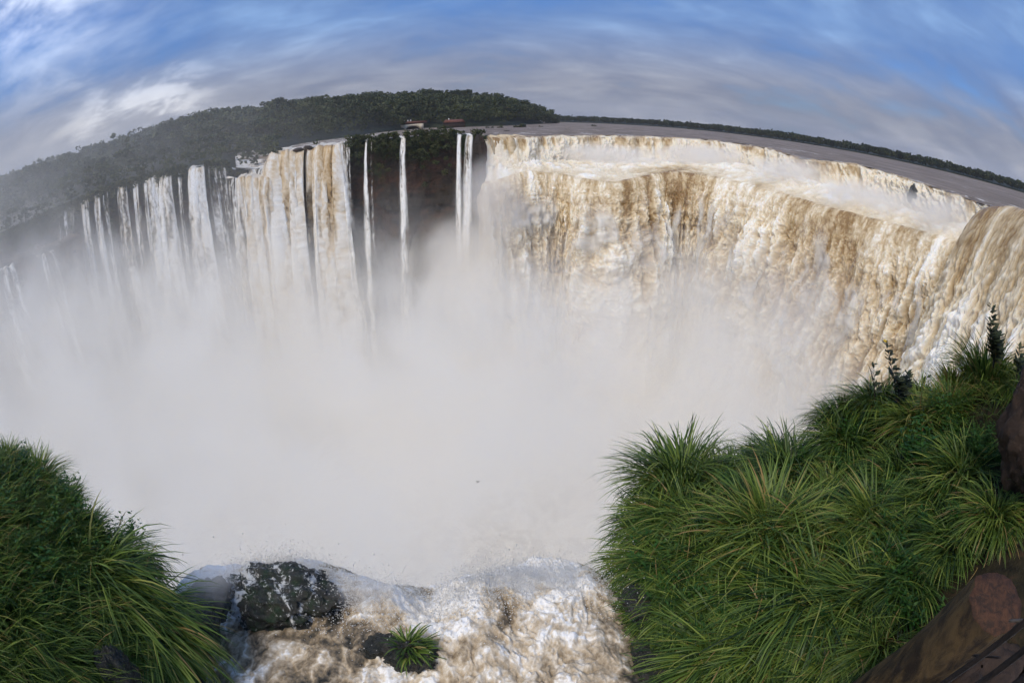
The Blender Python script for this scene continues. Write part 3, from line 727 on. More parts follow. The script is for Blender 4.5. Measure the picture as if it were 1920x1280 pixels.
# ------------------------------------------------------------------ wood on the hill behind the left falls
def build_forest():
    r = np.random.default_rng(11)
    protos, light = [], []
    for k, (kind, H, W) in enumerate((('round', 13, 5.6), ('round', 12, 6.4), ('umbrella', 16, 6.8), ('tall', 15, 4.4), ('round', 14, 6.0), ('umbrella', 14, 5.6), ('tall', 13, 4.0), ('round', 11, 5.2))):
        C, b, t, cs = crown_cloud(r, kind, H, W, 22, 1300); V, Q, tt = leaf_quads(C, .42, b, r, t)
        crown = mesh_from('crown', V, Q, attrs={'tint': tt}, smooth=False); trunk = trunk_mesh('trunk', H, W, cs, r)
        protos.append((crown, trunk, H))
        C, b, t, cs = crown_cloud(r, kind, H, W, 16, 260); light.append((C, b, t))
    n = 3000
    px = r.uniform(-190, 1041, n * 2); ds = np.interp(px, SKY[:, 0], SKY[:, 2]); rf = front_r(px)
    u = r.uniform(0, 1, n * 2); rr = np.where((px < 512) & (r.uniform(size=n * 2) < .38), rf - 6 + 75 * u ** 1.3, np.sqrt(rf ** 2 + u * ((ds + 35) ** 2 - rf ** 2)) + 3)
    # thin out by distance between stems
    B = bearing(px); XY = B * rr[:, None]; keep = []
    cell = {}
    for i in range(n * 2):
        key = (int(XY[i, 0] // 6.5), int(XY[i, 1] // 6.5))
        if key in cell: continue
        cell[key] = 1; keep.append(i)
    keep = np.array(keep); px, rr, XY = px[keep], rr[keep], XY[keep]
    gz = ground_z(px, rr)
    # scrub is low along the brink, tall further in
    sc = np.clip(0.36 + (rr - front_r(px)) / 90.0, .36, 1.0) * r.uniform(.6, 1.2, len(px))
    sc = np.where(px > 690, np.clip(0.45 + (rr - front_r(px)) / 40.0, .45, 1.0) * r.uniform(.65, 1.2, len(px)), sc)
    big = sc * 13 / rr; order = np.argsort(-big + 0.012 * r.normal(size=len(px)))
    sky = np.argsort(np.abs(rr - np.interp(px, SKY[:, 0], SKY[:, 2])) + 6 * r.normal(size=len(px)))
    pick = list(dict.fromkeys(list(sky[:150]) + list(order)))[:285]; ps = set(int(i) for i in pick)
    for i in pick:
        kd = int(r.integers(0, 8)); crown, trunk, H = protos[kd]
        t = empty('forest_tree', (XY[i, 0], XY[i, 1], gz[i]), r.uniform(0, 6.28)); t.scale = (sc[i] * r.uniform(.9, 1.15),) * 2 + (sc[i],)
        link('trunk', trunk, MAT['bark'], t); link('crown', crown, MAT['tree_leaf'], t)
        shape = ('round-crowned', 'round-crowned', 'flat-topped', 'narrow', 'round-crowned', 'flat-topped', 'narrow', 'round-crowned')[kd]
        f = (rr[i] - front_r(px[i])) / (np.interp(px[i], SKY[:, 0], SKY[:, 2]) - front_r(px[i]))
        zone = 'on the skyline of' if f > .8 else 'at the foot of' if f < .25 else 'half way up'
        over = 'in the spray at the far left' if px[i] < 150 else 'behind the broad pale veil' if px[i] < 345 else 'behind the low white shelf' if px[i] < 512 else 'behind the big pair of falls' if px[i] < 660 else 'left of the arched building' if px[i] < 750 else 'above the arch' if px[i] < 880 else 'near the right tip of the wood'
        tag(t, '%s tree %s the wooded hill, %s' % (shape, zone, over), 'tree', 'forest trees behind the left falls')
    Vs, Qs, Ts, o = [], [], [], 0
    for i in range(len(px)):
        if i in ps: continue
        C, b, t = light[r.integers(0, 8)]; a = r.uniform(0, 6.28); ca, sa = math.cos(a), math.sin(a)
        C2 = np.stack([C[:, 0] * ca - C[:, 1] * sa, C[:, 0] * sa + C[:, 1] * ca, C[:, 2]], 1) * sc[i] + np.array((XY[i, 0], XY[i, 1], gz[i]))
        b2 = np.stack([b[:, 0] * ca - b[:, 1] * sa, b[:, 0] * sa + b[:, 1] * ca, b[:, 2]], 1)
        V, Q, tt = leaf_quads(C2, .85 * sc[i], b2, r, np.clip(t + .25 * r.normal(), 0, 1)); Vs.append(V); Qs.append(Q + o); Ts.append(tt); o += len(V)
    ob = link('forest', mesh_from('forest', np.concatenate(Vs), np.concatenate(Qs), attrs={'tint': np.concatenate(Ts)}, smooth=False), MAT['tree_leaf'])
    tag(ob, 'dense dark wood covering the hill behind the left falls', 'forest', kind='stuff')
    # the one tree that stands clear above the skyline
    C, b, t, cs = crown_cloud(r, 'umbrella', 19, 4.6, 16, 800); V, Q, tt = leaf_quads(C, .42, b, r, t)
    p = at(937, 182, 566); tr = empty('forest_tree', (p[0], p[1], p[2] - 14.5))
    link('trunk', trunk_mesh('trunk', 19, 4.6, cs, r), MAT['bark'], tr); link('crown', mesh_from('crown', V, Q, attrs={'tint': tt}, smooth=False), MAT['tree_leaf'], tr)
    tag(tr, 'flat-topped tree standing out highest on the wooded skyline', 'tree', 'forest trees behind the left falls')
    print('forest', len(px))
build_forest()

def build_far_wood():
    r = np.random.default_rng(23); Vs, Qs, Ts, o = [], [], [], 0
    light = [crown_cloud(r, k, 9.5, 4.0, 14, 110)[:3] for k in ('round', 'tall', 'round', 'umbrella')]
    seg = np.linalg.norm(np.diff(FAR_W, axis=0), axis=1); cum = np.concatenate([[0], np.cumsum(seg)])
    for j in range(1150):
        s = r.uniform(0, cum[-1]); x, y = np.interp(s, cum, FAR_W[:, 0]), np.interp(s, cum, FAR_W[:, 1]); d = np.array((x, y)) / math.hypot(x, y)
        back = 3 + 34 * (j / 1150.0); p = np.array((x, y)) + d * back; k = r.uniform(.72, 1.02) * (0.75 + .3 * j / 1150)
        C, b, t = light[r.integers(0, 4)]; V, Q, tt = leaf_quads(C * k + np.array((p[0], p[1], .5)), 1.0 * k, b, r, np.clip(t + .25 * r.normal(), 0, 1))
        Vs.append(V); Qs.append(Q + o); Ts.append(tt); o += len(V)
    ob = link('far_wood', mesh_from('far_wood', np.concatenate(Vs), np.concatenate(Qs), attrs={'tint': np.concatenate(Ts)}, smooth=False), MAT['tree_leaf'])
    tag(ob, 'long low dark line of woodland on the far side of the river', 'forest', kind='stuff')
build_far_wood()

def build_cliff_green():
    """hanging scrub and grass on the brink and down the cliff face"""
    r = np.random.default_rng(31); Cs, bs, ts = [], [], []
    n = len(CL_P); px_of = np.linspace(-160, 912, n)
    k = 0
    while k < 1250:
        i = int(r.uniform(0.04, 0.995) * n); p = CL_P[i]; px = np.interp(CL_S[i], np.linspace(0, CL_S[-1], n), px_of)
        cen = at_px(p)
        if any(a < cen < b for a, b in ((352, 386), (430, 650), (682, 690), (749, 762), (854, 890))): 
            if r.uniform() < .97: continue
        dep = r.exponential(2.4 if cen > 640 else 2.0) - 1.2
        if cen > 790: dep = r.exponential(3.2) - 1.2
        R_ = r.uniform(.5, 1.2); m = 45
        c = np.array((*(p[:2] + CL_OUT[i] * r.uniform(-1.5, 1.4) if dep < .5 else p[:2] + CL_OUT[i] * r.uniform(.4, 1.6)), p[2] - dep + .3))
        v = r.normal(size=(m, 3)); v /= np.linalg.norm(v, axis=1, keepdims=True)
        Cs.append(c + v * R_ * r.uniform(.4, 1, (m, 1)) * np.array((1.2, 1.2, .9))); bs.append(v * .6 + np.array((0, 0, .4))); ts.append(np.clip(r.uniform(.1, .9) + .15 * r.normal(size=m), 0, 1)); k += 1
    V, Q, tt = leaf_quads(np.concatenate(Cs), .30, np.concatenate(bs), r, np.concatenate(ts))
    ob = link('cliff_scrub', mesh_from('cliff_scrub', V, Q, attrs={'tint': tt}, smooth=False), MAT['bush_leaf'])
    tag(ob, 'green scrub and hanging grass along the brink of the dark cliff', 'scrub', kind='stuff')
def at_px(p):
    """bearing column of a point on the brink"""
    az = math.atan2(p[0], p[1]); return np.interp(az, AZT[:, 1], AZT[:, 0])
_b = [(q, math.atan2(*cliff_lip([q])[0][:2])) for q in np.linspace(-160, 912, 200)]; AZT = np.array(_b)
build_cliff_green()

def build_islands():
    r = np.random.default_rng(41)
    def bush(px, py, w, h, label, group='low bushes standing in the river'):
        p = at_z(px, py, 0.0); D = math.hypot(p[0], p[1]); W = w / FPX * D / 2; Hh = h / FPX * D
        n = int(np.clip(w * 16, 160, 700)); v = r.normal(size=(n, 3)); v /= np.linalg.norm(v, axis=1, keepdims=True)
        cen = r.uniform(-1, 1, (9, 3)) * np.array((.75, .5, .3)) + np.array((0, 0, .25)); cen[:, 2] *= (1.1 - np.abs(cen[:, 0]))
        k = r.integers(0, 9, n); C = cen[k] + v * .38 * r.uniform(.5, 1, (n, 1)); C[:, 2] = np.abs(C[:, 2]) + .02
        C = C * np.array((W, W * .8, Hh)); V, Q, tt = leaf_quads(C, max(.28, W * .10), v * .6 + np.array((0, 0, .4)), r, np.clip(r.uniform(.25, .7, 9)[k] + .15 * r.normal(size=n), 0, 1))
        e = empty('river_bush', (p[0], p[1], -0.1), 0); link('foliage', mesh_from('foliage', V, Q, attrs={'tint': tt}, smooth=False), MAT['bush_leaf'], e)
        link('rock_base', rock_mesh('rock_base', W * .95, W * .7, .45, int(px), .25, n=14), MAT['cliff_rock'], e)
        tag(e, label, 'bush', group)
    bush(836, 241, 30, 7, 'low flat bush island nearest the red-roofed pavilion')
    bush(797, 246, 12, 6, 'small round bush left of the flat bush island')
    bush(867, 250, 10, 9, 'little dark bush on a ledge just above the twin falls')
    bush(914, 240, 7, 5, 'tiny bush, first of three in a row below the wood')
    bush(923, 240, 8, 5, 'tiny bush in the middle of a row of three below the wood')
    bush(938, 240, 13, 8, 'dark bush, biggest of the row of three below the wood')
    bush(976, 239, 28, 10, 'wide bush island off the right tip of the wood')
    bush(1014, 238, 9, 3, 'lowest thin islet at the right tip of the wood')
    bush(1113, 237, 10, 7, 'lone small bush far out in the open river')
    bush(1298, 243, 22, 3, 'thin dark islet close to the far shore')
    bush(740, 256, 22, 10, 'grassy clump by the white rapids left of the arch')
    for i, (px, py, w, h, lab) in enumerate(((848, 244, 1.6, .35, 'flat stone in the rapids below the wide bush'), (882, 252, 2.0, .5, 'dark ledge stone beside the bush above the twin falls'), (860, 253, 2.2, .4, 'low dark stone at the brink above the twin falls'),
                                           (560, 281, 1.8, .5, 'dark stone on the brink between the big pair of falls'), (577, 279, 1.5, .9, 'knobbly stone splitting the big pair of falls'), (610, 274, 2.0, .35, 'flat stone at the brink of the right big fall'), (950, 246, 1.2, .3, 'tiny stone in the river above the golden fall'))):
        p = at_z(px, py, 0.0); o = link('river_stone', rock_mesh('river_stone', w, w * .7, h, 60 + i, .3, n=14), MAT['cliff_rock']); o.location = p
        tag(o, lab, 'stone', 'stones in the river')
build_islands()

def build_pavilion():
    # low arched building with a red roof
    def box(x0, x1, y0, y1, z0, z1): 
        V = [(x, y, z) for x in (x0, x1) for y in (y0, y1) for z in (z0, z1)]
        return V, [(0, 1, 3, 2), (4, 6, 7, 5), (0, 4, 5, 1), (2, 3, 7, 6), (0, 2, 6, 4), (1, 5, 7, 3)]
    def boxes(name, L, mat, parent):
        V, Q = [], []
        for b in L:
            v, q = box(*b); Q += [tuple(i + len(V) for i in f) for f in q]; V += v
        return link(name, mesh_from(name, np.array(V), Q, smooth=False), mat, parent)
    p = at_z(774, 241.5, 0.4); D = math.hypot(p[0], p[1]); k = D / FPX
    e = empty('arched_building', (p[0], p[1], 0.2), -math.atan2(p[0], p[1]) + .1)
    w, h = 21 * k, 9.0 * k
    # arch wall: outline with a segmental opening
    n = 17; xs = np.linspace(-w * .62, w * .62, n); zi = h * .58 * np.sqrt(np.clip(1 - (xs / (w * .62)) ** 2, 0, 1))
    top = h * (1.0 + .10 * xs / w)
    V, Q = [], []
    for y in (0.0, 5.0):
        for x, a, b in zip(xs, zi, top): V += [(x, y, a), (x, y, b)]
    m = 2 * n
    for i in range(n - 1):
        a = 2 * i
        Q += [(a, a + 2, a + 3, a + 1), (m + a, m + a + 1, m + a + 3, m + a + 2), (a, m + a, m + a + 2, a + 2), (a + 1, a + 3, m + a + 3, m + a + 1)]
    link('arch_wall', mesh_from('arch_wall', np.array(V), Q, smooth=False), MAT['cream_render'], e)
    boxes('abutment', [(-w * 1.02, -w * .622, 0, 5, -.4, h * .93)], MAT['cream_render'], e); boxes('abutment', [(w * .622, w * .95, 0, 5, -.4, h * 1.06)], MAT['cream_render'], e)
    boxes('roof', [(-w * .95, w * 1.25, .4, 6.5, h * 1.12, h * 1.62)], MAT['roof_tile'], e)
    for x in (-.75, -.45, -.2): boxes('lamp', [(x * w, x * w + .7, 1, 1.7, h * 1.63, h * 1.95)], MAT['white_paint'], e)
    boxes('arch_shade', [(-w * .6, w * .6, 4.6, 5.2, 0, h * .9)], MAT['shadow_wall'], e)  # dark slab behind the arch, its colour stands for the shade inside
    tag(e, 'cream arched building with a dull red roof at the foot of the wood', 'building')
    p = at_z(852, 238.0, 0.4); D = math.hypot(p[0], p[1]); k = D / FPX; w = 20 * k
    e = empty('pavilion', (p[0], p[1], 0.3), -math.atan2(p[0], p[1]))
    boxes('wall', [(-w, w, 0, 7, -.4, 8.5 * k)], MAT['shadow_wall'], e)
    V = [(-w * 1.05, -.8, 8.6 * k), (w * 1.05, -.8, 8.6 * k), (w * 1.05, 7.8, 8.6 * k), (-w * 1.05, 7.8, 8.6 * k), (-w * .8, 3.5, 14.5 * k), (w * .75, 3.5, 14.5 * k)]
    link('roof', mesh_from('roof', np.array(V), [(0, 1, 5, 4), (2, 3, 4, 5), (0, 3, 2, 1)], [(1, 2, 5), (3, 0, 4)], smooth=False), MAT['roof_tile'], e)
    for i in range(9): boxes('post', [(-w * .95 + i * w * .235, -w * .95 + i * w * .235 + .25, -.4, -.15, 0, 8.5 * k)], MAT['shadow_wall'], e)
    boxes('chimney', [(-w * .55, -w * .55 + .6, 3, 3.6, 12 * k, 17 * k)], MAT['white_paint'], e)
    tag(e, 'long low pavilion with a red hipped roof under the trees', 'building')
build_pavilion()

# ------------------------------------------------------------------ near banks
class Bank:
    def __init__(s, pts, x0, x1, y0, y1, name, label, seed, rim):
        s.rim = None
        P = np.array([at(*p) for p in pts]); s.P = P; n = len(P)
        K = np.linalg.norm(P[:, None, :2] - P[None, :, :2], axis=2)
        A = np.zeros((n + 3, n + 3)); A[:n, :n] = K - 0.05 * np.eye(n); A[:n, n] = 1; A[:n, n + 1:] = P[:, :2]; A[n:, :n] = A[:n, n:].T
        s.w = np.linalg.solve(A, np.r_[P[:, 2], 0, 0, 0]); s.n = n; s.seed = seed; s.box = (x0, x1, y0, y1)
        s.rim = np.array([s.hit(*q)[:2] for q in rim])
        gx, gy = np.meshgrid(np.linspace(x0, x1, 150), np.linspace(y0, y1, 150), indexing='ij')
        z = s.z(gx, gy)
        o = link(name, mesh_from(name, np.stack([gx, gy, z], -1), grid_quads(150, 150)), MAT['soil']); tag(o, label, 'bank', kind='structure')
    def z(s, x, y):
        x, y = np.asarray(x, float), np.asarray(y, float); q = np.stack([x.ravel(), y.ravel()], 1)
        K = np.linalg.norm(q[:, None] - s.P[None, :, :2], axis=2)
        z = K @ s.w[:s.n] + s.w[s.n] + q @ s.w[s.n + 1:]
        z = z.reshape(x.shape) + 0.10 * fbm(x * 1.3, y * 1.3, 4, s.seed)
        z = np.clip(z, -9, 4.5)
        if s.rim is not None:                      # the ground breaks off outside the rim
            A, B = s.rim, np.roll(s.rim, -1, 0); ab = B - A
            t = np.clip(((q[:, None] - A) * ab).sum(2) / ((ab ** 2).sum(1) + 1e-9), 0, 1); dist = np.linalg.norm(q[:, None] - (A + ab * t[..., None]), axis=2).min(1)
            ins = np.zeros(len(q), bool)
            for a, b in zip(A, B):
                ins ^= ((a[1] > q[:, 1]) != (b[1] > q[:, 1])) & (q[:, 0] < (b[0] - a[0]) * (q[:, 1] - a[1]) / (b[1] - a[1] + 1e-9) + a[0])
            z = z - np.where(ins, 0, np.minimum(4.5 * dist + 5 * dist ** 2, 12)).reshape(z.shape)
        return z
    def normal(s, x, y, e=.25):
        nx = -(s.z(x + e, y) - s.z(x - e, y)) / (2 * e); ny = -(s.z(x, y + e) - s.z(x, y - e)) / (2 * e)
        v = np.stack([nx, ny, np.ones_like(nx)], -1); return v / np.linalg.norm(v, axis=-1, keepdims=True)
    def hit(s, px, py):
        d = np.array(ray(px, py)); t = np.linspace(2.0, 18, 700); q = d[None] * t[:, None] + np.array((0, 0, CAMZ)); zz = s.z(q[:, 0], q[:, 1])
        k = np.argmax(q[:, 2] < zz)
        if q[k, 2] >= zz[k]: k = np.argmin(np.abs(q[:, 2] - zz))
        return np.array((q[k, 0], q[k, 1], zz[k]))
right_bank = Bank([(1215, 1330, 4.2), (1420, 1330, 4.5), (1650, 1330, 4.7), (1850, 1330, 4.7), (1235, 1240, 4.9), (1420, 1200, 5.3), (1620, 1200, 5.4), (1820, 1180, 5.3), (1205, 1120, 5.9), (1330, 1090, 6.1), (1500, 1090, 6.3), (1700, 1080, 6.4),
                   (1210, 1000, 7.0), (1330, 980, 7.3), (1480, 975, 7.5), (1650, 960, 7.6), (1830, 950, 7.3), (1270, 905, 8.4), (1400, 900, 8.7), (1520, 890, 9.0), (1680, 850, 9.1), (1850, 820, 8.8),
                   (1585, 778, 10.2), (1720, 752, 10.6), (1840, 722, 10.4), (1940, 740, 9.2), (2050, 800, 9.0), (2050, 1000, 7.0), (2050, 1200, 5.5),
                   (1080, 1330, 4.4), (1130, 1200, 5.4), (1100, 1100, 6.6), (1110, 1010, 8.2), (1170, 930, 9.6), (1280, 900, 11.2), (1420, 900, 12.0), (1560, 860, 12.8), (1660, 790, 13.6), (1780, 770, 14.0), (1900, 770, 14.5), (2050, 850, 14)],
                  0.6, 15.0, 1.6, 15.0, 'right_bank', 'steep earthy bank under the grass at lower right', 5, [(1240, 1420), (1225, 1240), (1200, 1120), (1200, 1010), (1255, 905), (1400, 870), (1535, 850), (1560, 770), (1700, 728), (1850, 690), (2050, 730), (2050, 1000), (2050, 1420)])
left_bank = Bank([(-60, 1330, 5.0), (120, 1330, 4.9), (280, 1310, 4.9), (330, 1230, 5.3), (150, 1200, 5.6), (-50, 1180, 5.7), (290, 1130, 6.1), (120, 1080, 6.5), (-60, 1050, 6.7), (250, 1050, 6.9), (120, 980, 7.5), (-60, 950, 7.7),
                  (180, 970, 7.8), (80, 900, 8.8), (-60, 880, 9.0), (30, 860, 9.6), (400, 1330, 4.9), (395, 1250, 5.6), (370, 1150, 6.8), (350, 1090, 8.0), (290, 1020, 9.2), (210, 960, 10.4), (120, 930, 11.5), (30, 930, 12.5), (-100, 930, 13)],
                 -14.0, -2.2, 0.8, 10.5, 'left_bank', 'steep earthy bank under the grass at lower left', 9, [(-200, 1420), (250, 1420), (350, 1260), (305, 1130), (232, 1050), (150, 975), (70, 900), (-150, 860)])

# ------------------------------------------------------------------ grass
def blades(base, az, a0, a1, L, W, tint, nseg=6, twist=0.0):
    n = len(base); s = np.linspace(0, 1, nseg + 1)
    ang = a0[:, None] + (a1 - a0)[:, None] * (s[None] ** 1.3)
    am = 0.5 * (ang[:, 1:] + ang[:, :-1]); dl = (L / nseg)[:, None]
    hr = np.concatenate([np.zeros((n, 1)), np.cumsum(np.sin(am) * dl, 1)], 1); vz = np.concatenate([np.zeros((n, 1)), np.cumsum(np.cos(am) * dl, 1)], 1)
    sway = 0.06 * L[:, None] * np.sin(3 * s[None] + az[:, None] * 7) * s[None]
    ca, sa = np.cos(az)[:, None], np.sin(az)[:, None]
    C = np.stack([base[:, 0:1] + ca * hr - sa * sway, base[:, 1:2] + sa * hr + ca * sway, base[:, 2:3] + vz], -1)
    w = (W[:, None] * np.clip(1.15 * (1 - s[None]) ** 0.55, 0, 1) * np.clip(.45 + s[None] * 3, 0, 1)) * .5
    tw = twist * (az * 3.1 % 1.0 - .5)[:, None] + 0 * s[None]
    side = np.stack([-sa * np.cos(tw), ca * np.cos(tw), np.sin(tw) + 0 * sa], -1)
    Lf, Rt = C - side * w[..., None], C + side * w[..., None]
    V = np.empty((n, 2 * nseg + 1, 3)); V[:, 0:2 * nseg:2] = Lf[:, :nseg]; V[:, 1:2 * nseg:2] = Rt[:, :nseg]; V[:, -1] = C[:, -1]
    o = (np.arange(n) * (2 * nseg + 1))[:, None]; k = np.arange(nseg - 1) * 2
    Q = np.stack([o + k, o + k + 1, o + k + 3, o + k + 2], -1).reshape(-1, 4); Tt = np.concatenate([o + 2 * nseg - 2, o + 2 * nseg - 1, o + 2 * nseg], 1)
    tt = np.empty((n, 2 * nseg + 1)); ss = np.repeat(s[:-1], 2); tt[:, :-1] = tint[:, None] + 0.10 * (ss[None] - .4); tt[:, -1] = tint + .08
    return V.reshape(-1, 3), Q, Tt, np.clip(tt, 0, 1).ravel()
def blade_tints(r, n, mean=.42, dry=.02):
    t = np.clip(r.normal(mean + .04, .25, n), 0.02, .88); d = r.uniform(size=n) < dry; t[d] = r.uniform(.93, 1.0, d.sum()); return t
def tussock_mesh(r, n, rad, L, droop, mean, wind=(0, 0), dry=.03):
    b = np.sqrt(r.uniform(0, 1, n)) * rad; a = r.uniform(0, 2 * math.pi, n)
    base = np.stack([b * np.cos(a), b * np.sin(a), np.full(n, -.08)], 1)
    dx, dy = np.cos(a) * (b / rad) + wind[0] + .22 * r.normal(size=n), np.sin(a) * (b / rad) + wind[1] + .22 * r.normal(size=n)
    az = np.arctan2(dy, dx); lean = np.hypot(dx, dy)
    a0 = np.clip(.06 + .52 * lean + .12 * r.normal(size=n), 0, 1.3); a1 = a0 + droop * r.uniform(.55, 1.25, n)
    l = L * r.uniform(.55, 1.08, n); w = r.uniform(.022, .038, n)
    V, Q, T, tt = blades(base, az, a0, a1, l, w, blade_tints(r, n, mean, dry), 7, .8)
    return mesh_from('blades', V, Q, T, attrs={'tint': tt})
gr = np.random.default_rng(51)
TUFTS = [tussock_mesh(gr, 620, .34, 1.30, 1.5, .44, (-.25, -.05)), tussock_mesh(gr, 620, .32, 1.25, 1.9, .36, (-.45, -.10)), tussock_mesh(gr, 560, .30, 1.15, 1.3, .54, (-.10, -.15), .025),
         tussock_mesh(gr, 560, .34, 1.35, 2.1, .40, (-.65, -.25)), tussock_mesh(gr, 520, .28, 1.05, 1.6, .48, (-.30, .10), .03), tussock_mesh(gr, 620, .36, 1.40, 1.7, .32, (-.35, -.30)),
         tussock_mesh(gr, 700, .34, 1.55, 2.1, .44, (.9, -.55), .04), tussock_mesh(gr, 520, .30, 1.0, 1.2, .50, (.2, -.1), .05)]
def crown_mesh(r, rad):
    return rock_mesh('root_crown', rad, rad, rad * .55, int(r.integers(1, 99)), .2, n=9)
ROOT = crown_mesh(gr, .26)
def tussock(bank, px, py, var, scale, label, group, sink=0.0, rz=None, p=None):
    p = bank.hit(px, py) if p is None else p
    e = empty('grass_tussock', p - np.array((0, 0, sink)), gr.uniform(-.5, .5) if rz is None else rz); e.scale = (scale,) * 3
    if bank is not None:
        nn = bank.normal(np.array(p[0]), np.array(p[1])); q = Vector((0, 0, 1)).rotation_difference(Vector((nn[0] * .55, nn[1] * .55, 1)).normalized())
        e.rotation_euler = (q.to_matrix() @ Matrix.Rotation(e.rotation_euler.z, 3, 'Z')).to_euler()
    link('blades', TUFTS[var], MAT['grass_blade'], e); link('root_crown', ROOT, MAT['soil'], e)
    return tag(e, label, 'grass tussock', group)
RMARK = {'the big bright dome': (1440, 1010), 'the rounded corner tussock': (1270, 905), 'the sunlit yellowish tussock': (1640, 985), 'the topmost tussock': (1850, 715), 'the arching tussock of the upper mound': (1640, 775), 'the long sweeping grass': (1500, 1140),
         'the trailing tussock at the bottom': (1330, 1235), 'the ochre-tinged tussock': (1800, 900), 'the bright leafy plant': (1740, 870), 'the fallen log': (1720, 1200), 'the black rock by the brink': (1165, 1130)}
LMARK = {'the drooping long-bladed tussock': (225, 1110), 'the upright tuft on the left bank': (75, 880), 'the patch of bare red-brown stone': (155, 1030), 'the broad leafy plant': (60, 1120), 'the grey wet stone': (225, 1262), 'the bare upper stone': (50, 925), 'the tussock leaning over the brow': (275, 1050)}
USED = set()
def beside(what, px, py, marks):
    """a label that says next to which landmark a plant grows"""
    best = []
    for nm, (mx, my) in marks.items():
        dx, dy = px - mx, py - my; v = 'above' if dy < 0 else 'below'; h = 'left of' if dx < 0 else 'right of'
        one = h if abs(dx) > abs(dy) else v; two = '%s and %s' % (v, h)
        d = math.hypot(dx, dy); best += [(d, 'just %s %s' % (one, nm)), (d + 40, '%s %s' % (two, nm)), (d + 140, 'further %s %s' % (one, nm))]
    for d, t in sorted(best):
        if (what, t) not in USED: USED.add((what, t)); return what + ' ' + t
RG = 'grass tussocks on the right bank'; LG = 'grass tussocks on the left bank'
for px, py, v, sc, lab in (
    (1270, 905, 0, 1.18, 'rounded grass tussock at the upper left corner of the right bank'),
    (1440, 1010, 2, 1.35, 'big bright dome of grass in the middle of the right bank'),
    (1470, 900, 5, 1.05, 'blue-green grass tussock just above the big bright dome'),
    (1450, 860, 1, .95, 'dark grass tussock on the skyline between the two mounds'),
    (1640, 985, 2, 1.0, 'yellowish sunlit grass tussock right of the big bright dome'),
    (1850, 715, 0, 1.05, 'topmost grass tussock under the tall dark weed'),
    (1640, 775, 1, 1.15, 'arching grass tussock at the left shoulder of the upper mound'),
    (1500, 1140, 3, 1.2, 'long grass sweeping left below the big bright dome'),
    (1330, 1235, 3, 1.0, 'trailing grass tussock at the bottom left of the right bank'),
    (1800, 900, 4, 1.0, 'ochre-tinged grass tussock near the brown rock at right edge')):
    tussock(right_bank, px, py, v, sc * .90, lab, RG)
for px, py, v, sc in ((1225, 985, 1, 1.0), (1215, 1060, 3, .95), (1265, 1080, 1, 1.0), (1330, 1040, 0, 1.0), (1235, 1150, 3, .9), (1290, 1150, 1, 1.0), (1400, 1120, 3, 1.1), (1275, 1220, 3, .75), (1440, 1230, 5, 1.0), (1560, 1230, 3, 1.0), (1620, 1130, 0, 1.0), (1560, 1040, 4, .95),
                      (1700, 1110, 5, .9), (1780, 1030, 1, .9), (1680, 900, 1, .9), (1720, 800, 0, 1.05), (1780, 770, 2, .95), (1580, 840, 5, .95), (1370, 900, 1, 1.0), (1545, 930, 4, .9), (1340, 930, 0, .95), (1890, 690, 7, .9), (1740, 960, 3, .9), (1860, 980, 1, .9), (1400, 1290, 3, .85),
                      (1550, 1300, 5, .85), (1265, 945, 1, 1.0), (1575, 775, 1, 1.0), (1660, 745, 0, .95), (1720, 740, 4, .9), (1800, 700, 2, .95), (1910, 740, 1, .8), (1390, 990, 5, 1.0), (1520, 1010, 5, 1.0), (1280, 990, 5, 1.0), (1650, 1230, 3, .8), (1680, 1030, 4, .9)):
    tussock(right_bank, px, py, v, sc * .76, beside('green arching grass tussock', px, py, RMARK), RG)
tussock(left_bank, 190, 1110, 6, .95, 'long-bladed grass tussock drooping down to the right over the left bank', LG, rz=0.0)
tussock(left_bank, 275, 1185, 6, .86, 'low hanging grass tussock at the water edge of the left bank', LG, rz=-.15)
for px, py, v, sc, lab in ((70, 900, 7, .75, 'upright grass tuft on top of the left bank'), (225, 1055, 6, .62, 'grass tussock leaning over the brow of the left bank')):
    tussock(left_bank, px, py, v, sc, lab, LG, rz=0.0)
for px, py, v, sc in ((20, 870, 7, .75), (115, 945, 7, .75), (155, 1000, 4, .75), (190, 1030, 6, .65), (90, 1000, 4, .7), (30, 980, 7, .7), (140, 1040, 4, .7), (40, 1080, 2, .75), (100, 1180, 6, .8), (20, 1200, 6, .85), (90, 1270, 6, .8), (190, 1260, 6, .6), (0, 1130, 5, .8), (160, 1130, 6, .75), (225, 1240, 6, .6)):
    tussock(left_bank, px, py, v, sc * .78, beside('short green grass tussock', px, py, LMARK), LG, rz=gr.uniform(-.4, .4))

